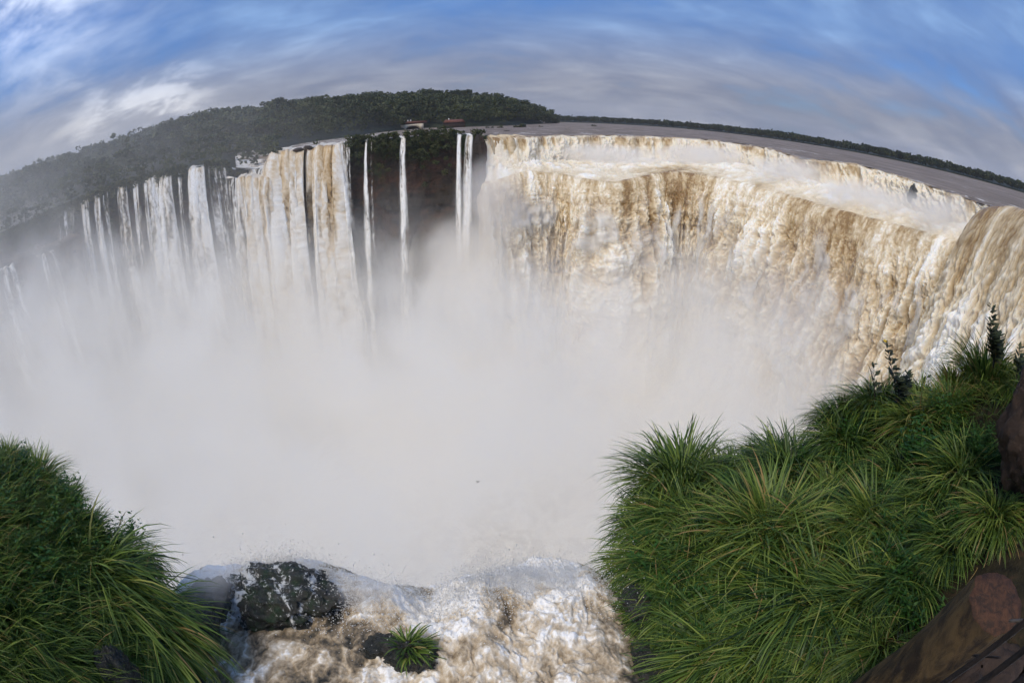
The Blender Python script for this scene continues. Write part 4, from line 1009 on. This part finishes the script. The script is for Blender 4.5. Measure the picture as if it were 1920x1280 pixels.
def filler(bank, n, name, label, poly, wind, mean):
    r = np.random.default_rng(len(name) + 71); x0, x1, y0, y1 = bank.box; B = []
    pq = np.array(poly, float)
    cand = np.stack([r.uniform(pq[:, 0].min(), pq[:, 0].max(), n * 3), r.uniform(pq[:, 1].min(), pq[:, 1].max(), n * 3)], 1)
    ins = np.zeros(len(cand), bool); j = len(pq) - 1
    for i in range(len(pq)):
        c = ((pq[i, 1] > cand[:, 1]) != (pq[j, 1] > cand[:, 1])) & (cand[:, 0] < (pq[j, 0] - pq[i, 0]) * (cand[:, 1] - pq[i, 1]) / (pq[j, 1] - pq[i, 1] + 1e-9) + pq[i, 0]); ins ^= c; j = i
    cand = cand[ins][:n]; n = len(cand); z = bank.z(cand[:, 0], cand[:, 1])
    base = np.c_[cand, z - .05]; nn = bank.normal(cand[:, 0], cand[:, 1])
    patch = fbm(cand[:, 0] * .9, cand[:, 1] * .9, 3, 77)
    dx = nn[:, 0] * 1.1 + wind[0] + .5 * r.normal(size=n); dy = nn[:, 1] * 1.1 + wind[1] + .5 * r.normal(size=n); az = np.arctan2(dy, dx); lean = np.hypot(dx, dy)
    a0 = np.clip(.15 + .4 * lean, 0, 1.25); a1 = a0 + r.uniform(.6, 1.6, n)
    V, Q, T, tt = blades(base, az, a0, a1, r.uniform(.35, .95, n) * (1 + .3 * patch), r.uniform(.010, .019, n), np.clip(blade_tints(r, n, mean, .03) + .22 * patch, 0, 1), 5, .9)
    o = link(name, mesh_from(name, V, Q, T, attrs={'tint': tt}), MAT['grass_blade']); tag(o, label, 'grass', kind='stuff')
def outline(bank, L): return [tuple(bank.hit(px, py)[:2]) for px, py in L]
filler(right_bank, 5200, 'grass', 'loose green grass between the tussocks of the right bank', outline(right_bank, [(1245, 1300), (1210, 1120), (1205, 1010), (1260, 905), (1400, 880), (1540, 870), (1565, 775), (1700, 745), (1850, 700), (1990, 740), (1990, 1000), (1800, 1080), (1640, 1330)]), (-.35, -.15), .18)  # low tint paints the shade into the gaps between the tussocks
filler(left_bank, 9500, 'grass', 'loose green grass between the tussocks of the left bank', outline(left_bank, [(-60, 1320), (180, 1310), (280, 1240), (262, 1130), (215, 1055), (140, 980), (60, 905), (-60, 870)]), (.35, -.1), .40)

# ------------------------------------------------------------------ leafy plants
def herb_mesh(r, ns, H, W, leaf, nl):
    V, Q, T, o = [], [], [], 0
    for i in range(ns):
        a = r.uniform(0, 6.28); d = np.sqrt(r.uniform()) * W; b = np.array((d * math.cos(a) * .5, d * math.sin(a) * .5, -.05)); h = H * r.uniform(.55, 1.0); tip = b + np.array((d * math.cos(a) * .6, d * math.sin(a) * .6, h)); t0 = r.uniform(.15, .85)
        for k in range(nl):
            f = .25 + .75 * k / (nl - 1); p = b + (tip - b) * f; aa = k * 2.4 + r.uniform(-.5, .5); L = leaf * r.uniform(.7, 1.2) * (1.15 - .5 * f)
            dv = np.array((math.cos(aa), math.sin(aa), r.uniform(-.1, .55))); sd = np.array((-math.sin(aa), math.cos(aa), r.uniform(-.25, .25))) * L * .22
            V += [p, p + dv * L * .5 + sd, p + dv * L, p + dv * L * .5 - sd]; Q.append((o, o + 1, o + 2, o + 3)); T += [np.clip(t0 + .15 * r.normal(), 0, 1)] * 4; o += 4
        s = np.array((.004, 0, 0)); V += [b - s, b + s, tip + s * .4, tip - s * .4]; Q.append((o, o + 1, o + 2, o + 3)); T += [.25] * 4; o += 4
    return mesh_from('leaves', np.array(V), Q, attrs={'tint': np.array(T)}, smooth=False)
hr_ = np.random.default_rng(61); HERBS = [herb_mesh(hr_, 60, .62, .55, .14, 10), herb_mesh(hr_, 48, .70, .45, .12, 12), herb_mesh(hr_, 64, .55, .6, .11, 10)]
def herb(bank, px, py, v, sc, label, group):
    p = bank.hit(px, py); e = link('leafy_plant', HERBS[v], MAT['herb_leaf']); e.location = p; e.rotation_euler = (0, 0, hr_.uniform(0, 6)); e.scale = (sc,) * 3
    return tag(e, label, 'plant', group)
HG = 'leafy plants among the grass'
for px, py, v, sc, lab in ((1740, 870, 0, 1.15, 'bright leafy plant below the upper mound of the right bank'), (1790, 850, 1, .9, 'bushy green plant next to the brown rock on the right bank'), (1420, 880, 1, .9, 'small leafy plant in the hollow between two mounds'),
                           (1260, 1060, 2, 1.1, 'leafy plant near the water edge of the right bank'), (1700, 1050, 2, 1.1, 'leafy patch with yellow tips right of the sunlit tussock'), (1330, 1130, 1, .9, 'leafy plant under the long sweeping grass'), (1770, 800, 1, 1.0, 'dark leafy plant close under the topmost tussock')):
    herb(right_bank, px, py, v, sc, lab, HG)
for px, py, v, sc, lab in ((40, 930, 2, 1.0, 'leafy plant near the top of the left bank'), (110, 960, 1, .9, 'leafy plant in the middle of the left bank'), (60, 1120, 0, 1.0, 'broad leafy plant at the left edge below the bare soil'), (60, 1010, 2, 1.0, 'yellow-green leafy plant at the left edge'), (180, 1210, 1, .8, 'leafy plant beside the dark stone of the left bank')):
    herb(left_bank, px, py, v, sc, lab, HG)
for px, py in ((1600, 880), (1230, 1020), (1290, 960), (1650, 1090), (1480, 1060), (1380, 940), (1250, 1110), (1400, 1060), (1700, 930), (1580, 960), (1300, 1180), (1740, 1010), (1680, 820), (1520, 880), (1340, 1010), (1230, 1080), (1450, 1110), (1560, 1180), (1700, 1150), (1610, 1050), (1810, 980), (1650, 930), (1430, 930), (1760, 920), (1850, 860), (1300, 1090), (1380, 1180), (1600, 830), (1710, 780), (1550, 1000)): herb(right_bank, px, py, int(hr_.integers(0, 3)), .8, beside('little leafy plant', px, py, RMARK), HG)
for px, py in ((20, 900), (140, 1000), (90, 1070), (20, 1160), (130, 1150), (70, 1230), (100, 1030), (50, 1060), (150, 1090), (10, 1000), (90, 1120), (130, 960), (10, 1080), (200, 1050), (30, 960), (80, 1180), (200, 1000)): herb(left_bank, px, py, int(hr_.integers(0, 3)), .9, beside('little leafy plant', px, py, LMARK), HG)

def weed(px0, py0, px1, py1, D, label, nst=3, flower=False, leafn=44, lsz=.19):
    """tall leafy stalks against the falls"""
    r = np.random.default_rng(int(px0)); b = at(px0, py0, D); t = at(px1, py1, D); H = t[2] - b[2]; e = empty('tall_weed', b); V, Q, T, o = [], [], [], 0; SV, SQ = [], []
    tips = [t - b] + [np.array((r.uniform(-.28, .28) * H + (t - b)[0] * .5, r.uniform(-.1, .1) * H, H * r.uniform(.5, .85))) for _ in range(nst - 1)]
    for tip in tips:
        s0 = len(SV); m = 6
        for i in range(m):
            f = i / (m - 1); c = tip * f + np.array((.03 * math.sin(3 * f), 0, 0)) * H; w = .012 * (1.1 - f)
            for q in range(4): SV.append(c + w * np.array((math.cos(q * 1.57), math.sin(q * 1.57), 0)))
        for i in range(m - 1):
            for q in range(4): SQ.append((s0 + i * 4 + q, s0 + i * 4 + (q + 1) % 4, s0 + i * 4 + 4 + (q + 1) % 4, s0 + i * 4 + 4 + q))
        for k in range(leafn):
            f = .28 + .72 * k / leafn; p = tip * f + np.array((.03 * math.sin(3 * f), 0, 0)) * H; aa = k * 2.4 + r.uniform(-.4, .4); L = lsz * r.uniform(.7, 1.25) * (1.35 - .8 * f)
            dv = np.array((math.cos(aa), math.sin(aa), r.uniform(.1, .8))); sd = np.array((-math.sin(aa), math.cos(aa), .3)) * L * .24
            V += [p, p + dv * L * .5 + sd, p + dv * L, p + dv * L * .5 - sd]; Q.append((o, o + 1, o + 2, o + 3)); T += [r.uniform(0, 1)] * 4; o += 4
    link('stem', mesh_from('stem', np.array(SV), SQ), MAT['bark'], e); link('leaves', mesh_from('leaves', np.array(V), Q, attrs={'tint': np.array(T)}, smooth=False), MAT['weed_leaf'], e)
    if flower: f = link('flower', rock_mesh('flower', .035, .035, .02, 3, .3, n=8), MAT['petal'], e); f.location = tips[0] + np.array((0, 0, .01))
    tag(e, label, 'weed', 'tall weeds along the right bank')
weed(1682, 755, 1659, 640, 9.6, 'tall dark weed with a yellow tip in front of the brown falls', 3, True)
weed(1862, 690, 1858, 572, 9.6, 'tallest dark weed standing on the topmost tussock', 5, leafn=46)
weed(1905, 710, 1911, 648, 9.2, 'short dark weed at the far right edge', 2, leafn=20)
weed(1638, 765, 1637, 678, 9.7, 'thin dark weed left of the yellow-tipped weed', 1, leafn=14)
weed(1700, 760, 1742, 700, 10.5, 'low dark weed right of the yellow-tipped weed', 2, leafn=16)
weed(1275, 850, 1268, 795, 9.2, 'wiry seed stalk on the brow of the rounded tussock', 2, leafn=8, lsz=.06)
weed(1225, 880, 1214, 820, 8.9, 'wiry seed stalk left of the rounded tussock', 2, leafn=8, lsz=.06)
weed(1335, 850, 1346, 808, 9.3, 'wiry seed stalk right of the rounded tussock', 2, leafn=7, lsz=.06)
weed(1440, 830, 1438, 790, 9.8, 'leafy stalk on the dark skyline tussock', 3, leafn=12, lsz=.07)
weed(1180, 960, 1155, 910, 8.0, 'wiry stalk leaning out over the spray', 2, leafn=8, lsz=.06)

# ------------------------------------------------------------------ rapids at the brink
def lip_y(x): return 5.5 + .25 * np.sin(x * 1.3 + .6) + .18 * fbm(x * .9, x * 0, 3, 88)
def rapids_z(x, y):
    t = y - lip_y(x); fall = np.where(t > 0, .42 * t ** 2 + .12 * t, 0)
    wx = x + .25 * fbm(x * 1.2, y * 1.2, 3, 201); wy = y + .25 * fbm(x * 1.2 + 7, y * 1.2, 3, 202)
    b = billow(wx * .95, wy * .75, 4, 203, .55); b2 = billow(wx * 3.2, wy * 2.4, 3, 204, .6); b3 = billow(x * 10, y * 8, 3, 205, .6)
    live = .45 + .55 * sstep(x, -2.6, -1.2) * sstep(x, 1.5, .7)
    hump = -.12 + .22 * np.exp(-((x + .35) / .55) ** 2 - ((y - 5.3) / .8) ** 2) + .14 * np.exp(-((x + 1.75) / .4) ** 2 - ((y - 5.5) / .5) ** 2) - .25 * np.exp(-((x + 1.25) / .25) ** 2 - ((y - 5.6) / .7) ** 2)
    z = -fall + hump + live * (.30 * (b - .35) + .07 * (b2 - .35) + .028 * (b3 - .35)) - .30 * sstep(x, 1.0, 1.9) - .3 * sstep(x, -3.4, -4.3)
    return z, b, b2, b3
def build_rapids():
    xs, ys = np.linspace(-5.4, 2.6, 900), np.concatenate([np.linspace(2.2, 7.2, 520), np.linspace(7.25, 11, 40)]); X, Y = np.meshgrid(xs, ys, indexing='ij')
    Z, b, b2, b3 = rapids_z(X, Y)
    wx = X + .35 * fbm(X * 1.6, Y * 1.6, 4, 211); wy = Y + .35 * fbm(X * 1.6 + 9, Y * 1.6, 4, 212)
    vein = 1 - np.abs(fbm(wx * 1.6, wy * 1.25, 3, 213)) * 4.0; vein = np.clip(vein, 0, 1) ** 1.6
    v2 = np.clip(1 - np.abs(fbm(wx * 5.5 + 3, wy * 4.2, 3, 219)) * 3.4, 0, 1) ** 2
    mid = sstep(X, -2.3, -1.1) * sstep(X, 1.35, .75)
    foam = .24 + .40 * mid + .40 * vein * (1 - .6 * mid) + .10 * v2 + .35 * (b - .36) + .25 * (b2 - .35) + .20 * (b3 - .35) + .85 * fbm(wx * 1.1, wy * .8, 6, 215, .62) + .35 * sstep(Y - lip_y(X), -.5, .2)
    foam = foam - .25 * sstep(X, 1.25, 1.7) + .28 * sstep(X, -2.6, -3.6)
    o = link('rapids', mesh_from('rapids', np.stack([X, Y, Z], -1), grid_quads(*X.shape), attrs={'foam': np.clip(foam, 0, 1), 'cover': np.ones(X.shape)}), MAT['near_water'])
    tag(o, 'foaming brown rapids sliding over the brink below the camera', 'water', kind='structure')
build_rapids()
p = at_z(520, 1108, .12)
o = link('boulder', rock_mesh('boulder', .85, .60, .44, 17, .24, n=90, moss=.16, foam=lambda x, y, z: .045 + .04 * sstep(z, .5, .9) + .07 * sstep(x, -.2, -.8) + .16 * np.exp(-((x + .52 + .12 * np.sin(6 * y)) / .07) ** 2) + .13 * np.exp(-((x - .12 + .2 * y + .06 * np.sin(9 * y)) / .05) ** 2) + .12 * np.exp(-((x - .6 + .1 * np.sin(7 * z)) / .06) ** 2), freq=1.9), MAT['wet_rock']); o.location = p + np.array((0, .04, -.14)); o.rotation_euler = (R(-8), 0, .1)
tag(o, 'dark mossy boulder with water streaming over it at the brink', 'rock')
p = at_z(768, 1228, .0); o = link('boulder', rock_mesh('boulder', .30, .22, .17, 19, .5, n=44, moss=0, foam=.02, freq=2.2), MAT['wet_rock']); o.location = p
tag(o, 'small black rock in the rapids under the lone grass tuft', 'rock')
TUFT_S = tussock_mesh(gr, 150, .12, .40, 1.3, .30, (.45, -.25), 0)
e = empty('grass_tussock', p + np.array((.02, .05, .13))); link('blades', TUFT_S, MAT['grass_blade'], e); r_ = link('root_crown', ROOT, MAT['soil'], e); r_.scale = (.45,) * 3
tag(e, 'lone little grass tuft on a black rock in the rapids', 'grass tussock')
for px, py, D, sz, mat, lab, sd, rz in (
    (388, 1128, 6.15, (.34, .45, .16), 'wet_rock', 'dark wet rock at the brink between the left bank and the mossy boulder', 37, .3),
    (225, 1262, 4.85, (.20, .24, .40), 'wet_rock', 'grey wet stone under the drooping grass of the left bank', 21, .3), (1215, 1245, 4.75, (.22, .45, .25), 'wet_rock', 'black wet rock between the rapids and the right bank', 23, .2), (1195, 1130, 5.65, (.2, .45, .22), 'wet_rock', 'black wet rock at the foot of the right bank by the brink', 27, .1),
    (715, 1212, 4.85, (.26, .2, .12), 'wet_rock', 'low dark rock washed over left of the lone tuft', 25, .5), (372, 1190, 5.55, (.26, .45, .26), 'wet_rock', 'dark wet rock under the hanging grass at the left water edge', 28, .0), (1950, 800, 7.1, (.36, .5, .80), 'brown_rock', 'dark reddish brown rock at the right edge', 29, .4), (1800, 1300, 4.4, (.9, .7, .4), 'brown_rock', 'brown earthy rock under the log at the lower right', 30, .2),
    (155, 1030, 6.85, (.30, .25, .16), 'brown_rock', 'patch of bare red-brown stone in the left bank', 34, .2), (50, 925, 8.0, (.35, .3, .22), 'brown_rock', 'bare red-brown stone near the top of the left bank', 35, .2)):
    o = link('boulder', rock_mesh('boulder', *sz, sd, .32, n=48, foam=-.02 if 'wash' in lab else -.10, freq=1.5), MAT[mat]); o.location = at(px, py, D); o.rotation_euler = (0, 0, rz); tag(o, lab, 'rock')

def build_drops():
    r = np.random.default_rng(91); n = 22000
    x = np.concatenate([r.uniform(-4.6, 1.9, n // 2), r.normal(-.2, .7, n // 4), r.normal(-3.2, .8, n - n // 2 - n // 4)])
    y = lip_y(x) + r.normal(.15, .38, n); z0 = rapids_z(x, np.minimum(y, 7.1))[0]; up = r.exponential(.12, n); z = z0 + up
    s = r.uniform(.003, .010, n) * np.where(r.uniform(size=n) < .06, 1.7, 1)
    T4 = np.array([(1, 1, 1), (1, -1, -1), (-1, 1, -1), (-1, -1, 1)]) * .8
    V = np.stack([x, y, z], 1)[:, None] + T4[None] * s[:, None, None]
    T = (np.arange(n) * 4)[:, None, None] + np.array([(0, 1, 2), (0, 3, 1), (0, 2, 3), (1, 3, 2)])[None]
    o = link('water_drops', mesh_from('water_drops', V, tris=T.reshape(-1, 3), smooth=True), MAT['droplet']); tag(o, 'flying drops above the brink of the rapids', 'drops', kind='stuff')
build_drops()

# ------------------------------------------------------------------ timber at the lower right
def tube_between(name, a, b, ra, rb, mat, parent, n=40, m=14, seed=0, cap=False):
    a, b = np.array(a, float), np.array(b, float); d = b - a; L = np.linalg.norm(d); d /= L; u = np.cross(d, (0, 0, 1)); u /= np.linalg.norm(u); w = np.cross(u, d)
    t = np.linspace(0, 2 * math.pi, n + 1)[:-1]; f = np.linspace(0, 1, m); TT, FF = np.meshgrid(t, f, indexing='ij'); rad = (ra + (rb - ra) * FF) * (1 + .20 * fbm(np.cos(TT) * 2 + 3, np.sin(TT) * 2 + FF * 2, 4, seed)) 
    V = a + d * (FF * L)[..., None] + rad[..., None] * (np.cos(TT)[..., None] * u + np.sin(TT)[..., None] * w); q = grid_quads(n, m); k = np.arange(m - 1); q = np.concatenate([q, np.stack([(n - 1) * m + k, k, k + 1, (n - 1) * m + k + 1], 1)])
    link(name, mesh_from(name, V, q), MAT[mat], parent); return V[:, -1], d
A_, B_ = at(1575, 1345, 4.5), at(1868, 1130, 3.75)
e = empty('fallen_log', A_); ring, d_ = tube_between('bark', A_ * 0, B_ - A_, .30, .265, 'log_bark', e, seed=4)
rings = [ring]; c_ = ring.mean(0)
for f in (.97, .6, .25): rings.append(c_ + (ring - c_) * f + d_ * (.012 + .02 * (1 - f)))
V = np.concatenate(rings + [c_[None] + d_ * .03]); n_ = len(ring); q = []
for j in range(3): q += [(j * n_ + i, j * n_ + (i + 1) % n_, (j + 1) * n_ + (i + 1) % n_, (j + 1) * n_ + i) for i in range(n_)]
link('cut_face', mesh_from('cut_face', V, q, [(3 * n_ + i, 3 * n_ + (i + 1) % n_, 4 * n_) for i in range(n_)]), MAT['cut_wood'], e)
tag(e, 'thick brown log with a rusty cut face at the lower right corner', 'log')
def board(name, a, b, w, t, mat, parent):
    a, b = np.array(a, float), np.array(b, float); d = b - a; L = np.linalg.norm(d); d /= L; u = np.cross(d, (0, 0, 1)); u /= np.linalg.norm(u); v = np.cross(u, d); V, Q = [], []; m = 12
    sec = [(-1, -.8), (-.85, -1), (.85, -1), (1, -.8), (1, .8), (.85, 1), (-.85, 1), (-1, .8)]; rr = np.random.default_rng(int(abs(a[0]) * 100))
    for i in range(m):
        for x, y in sec: V.append(a + d * L * i / (m - 1) + u * x * w * (1 + .05 * rr.normal()) + v * y * t * (1 + .08 * rr.normal()))
    for i in range(m - 1):
        for k in range(8): Q.append((i * 8 + k, i * 8 + (k + 1) % 8, i * 8 + 8 + (k + 1) % 8, i * 8 + 8 + k))
    V += [np.mean(V[:8], 0), np.mean(V[-8:], 0)]; s = len(V); T = [(s - 2, (k + 1) % 8, k) for k in range(8)] + [(s - 1, (m - 1) * 8 + k, (m - 1) * 8 + (k + 1) % 8) for k in range(8)]
    return link(name, mesh_from(name, np.array(V), Q, T, smooth=False), MAT[mat], parent)
o0 = at(1800, 1260, 2.6); e = empty('walkway_rail', o0)
board('board', at(1690, 1330, 2.75) - o0, at(1990, 1105, 2.6) - o0, .035, .018, 'dark_board', e); board('board', at(1745, 1340, 2.6) - o0, at(1990, 1160, 2.5) - o0, .03, .02, 'dark_board', e); board('board', at(1820, 1345, 2.45) - o0, at(1990, 1225, 2.35) - o0, .05, .03, 'dark_board', e)
board('slat', at(1893, 1163, 2.75) - o0, at(1985, 1158, 2.7) - o0, .012, .006, 'pale_board', e); board('slat', at(1825, 1228, 2.8) - o0, at(1875, 1232, 2.72) - o0, .010, .006, 'dark_board', e)
tag(e, 'weathered dark wooden rail with a pale slat at the lower right corner', 'rail')

# ------------------------------------------------------------------ bird over the gorge
p = at(896, 903, 40); e = empty('bird', p)
link('body', rock_mesh('body', .035, .085, .03, 3, .1, n=10), MAT['feather'], e)
for s in (-1, 1):
    V = np.array([(s * .02, .04, .01), (s * .10, .055, .05), (s * .20, .0, .035), (s * .10, -.01, .045), (s * .02, -.04, .005)]); V = np.concatenate([V, V - np.array((0, 0, .008))])
    link('wing', mesh_from('wing', V, None, [(0, 1, 3), (1, 2, 3), (0, 3, 4), (5, 8, 6), (6, 8, 7), (5, 9, 8), (0, 5, 1), (1, 5, 6), (1, 6, 2), (2, 6, 7), (2, 7, 3), (3, 7, 8), (3, 8, 4), (4, 8, 9), (4, 9, 0), (0, 9, 5)], smooth=False), MAT['feather'], e)
tag(e, 'tiny dark swift flying over the white spray', 'bird')

# ------------------------------------------------------------------ spray in the gorge
def build_mist():
    lo, hi = np.array((-300, 8, -77)), np.array((135, 232, 42)); c = (lo + hi) / 2; e = (hi - lo) / 2
    V = [(c + e * np.array((x, y, z))) for x in (-1, 1) for y in (-1, 1) for z in (-1, 1)]
    me = mesh_from('mist', np.array(V), [(0, 1, 3, 2), (4, 6, 7, 5), (0, 4, 5, 1), (2, 3, 7, 6), (0, 2, 6, 4), (1, 5, 7, 3)], smooth=False)
    m = bpy.data.materials.new('mist'); m.use_nodes = True; m.node_tree.nodes.clear(); T = NT(m.node_tree); out = T.n('ShaderNodeOutputMaterial')
    o = objc(T); sp = T.n('ShaderNodeSeparateXYZ'); T.put(sp.inputs[0], o); x, y, z = sp.outputs
    n = T.noise(T.mapping(o, (0.026, 0.026, 0.019)), 1.0, 4, 0.58, 0.5)
    nn = T.math('MULTIPLY', T.math('SUBTRACT', n, 0.5), 54.0)
    left = T.step(x, -30.0, -130.0, 0.0, 1.0)
    top = T.math('ADD', T.math('ADD', nn, -23.0), T.math('MULTIPLY', left, 17.0))
    depth = T.math('SUBTRACT', top, z)
    dens = T.math('MULTIPLY', T.step(depth, -6.0, 34.0), 0.085)
    # clear towards the right bank and close to the brink
    bil = T.noise(T.mapping(o, (0.055, 0.055, 0.042), (0, 0, 0), (3, 8, 1)), 1.0, 3, 0.55, 0.8)
    dens = T.math('MULTIPLY', dens, T.math('MAXIMUM', T.step(bil, 0.36, 0.64, 0.12, 1.7), T.step(z, -40.0, -60.0, 0.0, 0.9)))
    s = T.math('SUBTRACT', x, T.math('MULTIPLY', y, 0.70))
    dens = T.math('MULTIPLY', dens, T.step(s, 12.0, -16.0))
    dens = T.math('MULTIPLY', dens, T.step(y, 8.0, 17.0))
    # thin drift above the left falls
    thin = T.math('MULTIPLY', T.math('MULTIPLY', T.step(z, 40.0, -30.0), T.step(x, -25.0, -150.0)), T.math('MULTIPLY', T.step(n, 0.22, 0.78), 0.015))
    dens = T.math('ADD', dens, thin)
    v = T.n('ShaderNodeVolumePrincipled'); v.inputs['Color'].default_value = (0.993, 0.974, 0.93, 1); v.inputs['Anisotropy'].default_value = 0.0
    T.put(v.inputs['Density'], dens); T.put(out.inputs['Volume'], v.outputs[0])
    o = link('mist', me, m); tag(o, 'dense white spray filling the gorge below the falls', 'mist', kind='stuff')
build_mist()

# ------------------------------------------------------------------ lighter puffs of spray
def puff(px, py, D, size, dens, label):
    """soft ellipsoid of drifting drops"""
    m = MAT.get('puff_%g' % dens)
    if not m:
        m = bpy.data.materials.new('puff'); MAT['puff_%g' % dens] = m; m.use_nodes = True; m.node_tree.nodes.clear(); T = NT(m.node_tree); out = T.n('ShaderNodeOutputMaterial'); o = objc(T)
        n = T.noise(o, 1.7, 2, 0.5, 0.3); ln = T.math('ADD', T.vmath('LENGTH', o), T.math('MULTIPLY', T.math('SUBTRACT', n, 0.5), 1.1))
        v = T.n('ShaderNodeVolumePrincipled'); v.inputs['Color'].default_value = (0.985, 0.965, 0.93, 1); T.put(v.inputs['Density'], T.math('MULTIPLY', T.step(ln, 0.95, 0.2, 0.0, dens), T.step(T.vmath('LENGTH', o), 0.96, 0.6))); T.put(out.inputs['Volume'], v.outputs[0])
    me = bpy.data.meshes.get('spray_puff') or rock_mesh('spray_puff', 1, 1, 1, 1, 0.0, n=12)
    o = bpy.data.objects.new('spray_puff', me.copy()); COL.objects.link(o); o.data.flip_normals(); o.data.materials.clear(); o.data.materials.append(m); o.location = at(px, py, D); o.scale = size
    tag(o, label, 'spray', kind='stuff')
for px, py, D, size, dens, lab in (
    (1130, 296, 180, (26, 9, 6), .22, 'low spray along the foot of the upper step, left of the middle'), (1330, 298, 186, (26, 9, 6), .22, 'low spray along the foot of the upper step, right of the middle'),
    (1500, 326, 166, (24, 13, 6), .11, 'spray drifting off the upper step above the calm brown face'), (1620, 372, 150, (20, 13, 6), .12, 'spray left of the dark rock in the upper step'), (1700, 392, 145, (18, 12, 6), .12, 'spray in front of the dark rock in the upper step'),
    (1785, 412, 136, (18, 12, 7), .14, 'bright spray behind the brown shoulder at right'), (925, 385, 149, (13, 11, 17), .12, 'spray where the golden fall meets the great curtain'), (872, 490, 148, (15, 13, 16), .12, 'spray plume at the foot of the twin white falls'),
    (690, 1112, 5.65, (.75, .42, .26), 1.6, 'tan spray leaping off the brink left of the middle'), (1000, 1085, 5.75, (1.05, .45, .26), 1.6, 'tan spray leaping off the brink right of the middle'), (385, 1092, 6.2, (.65, .45, .28), 2.0, 'spray at the brink beside the left bank')):
    puff(px, py, D, size, dens, lab)

# ------------------------------------------------------------------ damp air over the whole place
def build_haze():
    lo, hi = np.array((-2700.0, -120.0, -80.0)), np.array((2700.0, 2700.0, 75.0)); c = (lo + hi) / 2; e = (hi - lo) / 2
    V = [(c + e * np.array((x, y, z))) for x in (-1, 1) for y in (-1, 1) for z in (-1, 1)]
    me = mesh_from('haze', np.array(V), [(0, 1, 3, 2), (4, 6, 7, 5), (0, 4, 5, 1), (2, 3, 7, 6), (0, 2, 6, 4), (1, 5, 7, 3)], smooth=False)
    m = bpy.data.materials.new('haze'); m.use_nodes = True; m.node_tree.nodes.clear(); T = NT(m.node_tree); out = T.n('ShaderNodeOutputMaterial')
    v = T.n('ShaderNodeVolumePrincipled'); v.inputs['Color'].default_value = (0.93, 0.95, 1.0, 1); v.inputs['Density'].default_value = 0.0001; T.put(out.inputs['Volume'], v.outputs[0])
    tag(link('haze', me, m), 'thin damp haze in the air over the river', 'haze', kind='stuff')
build_haze()
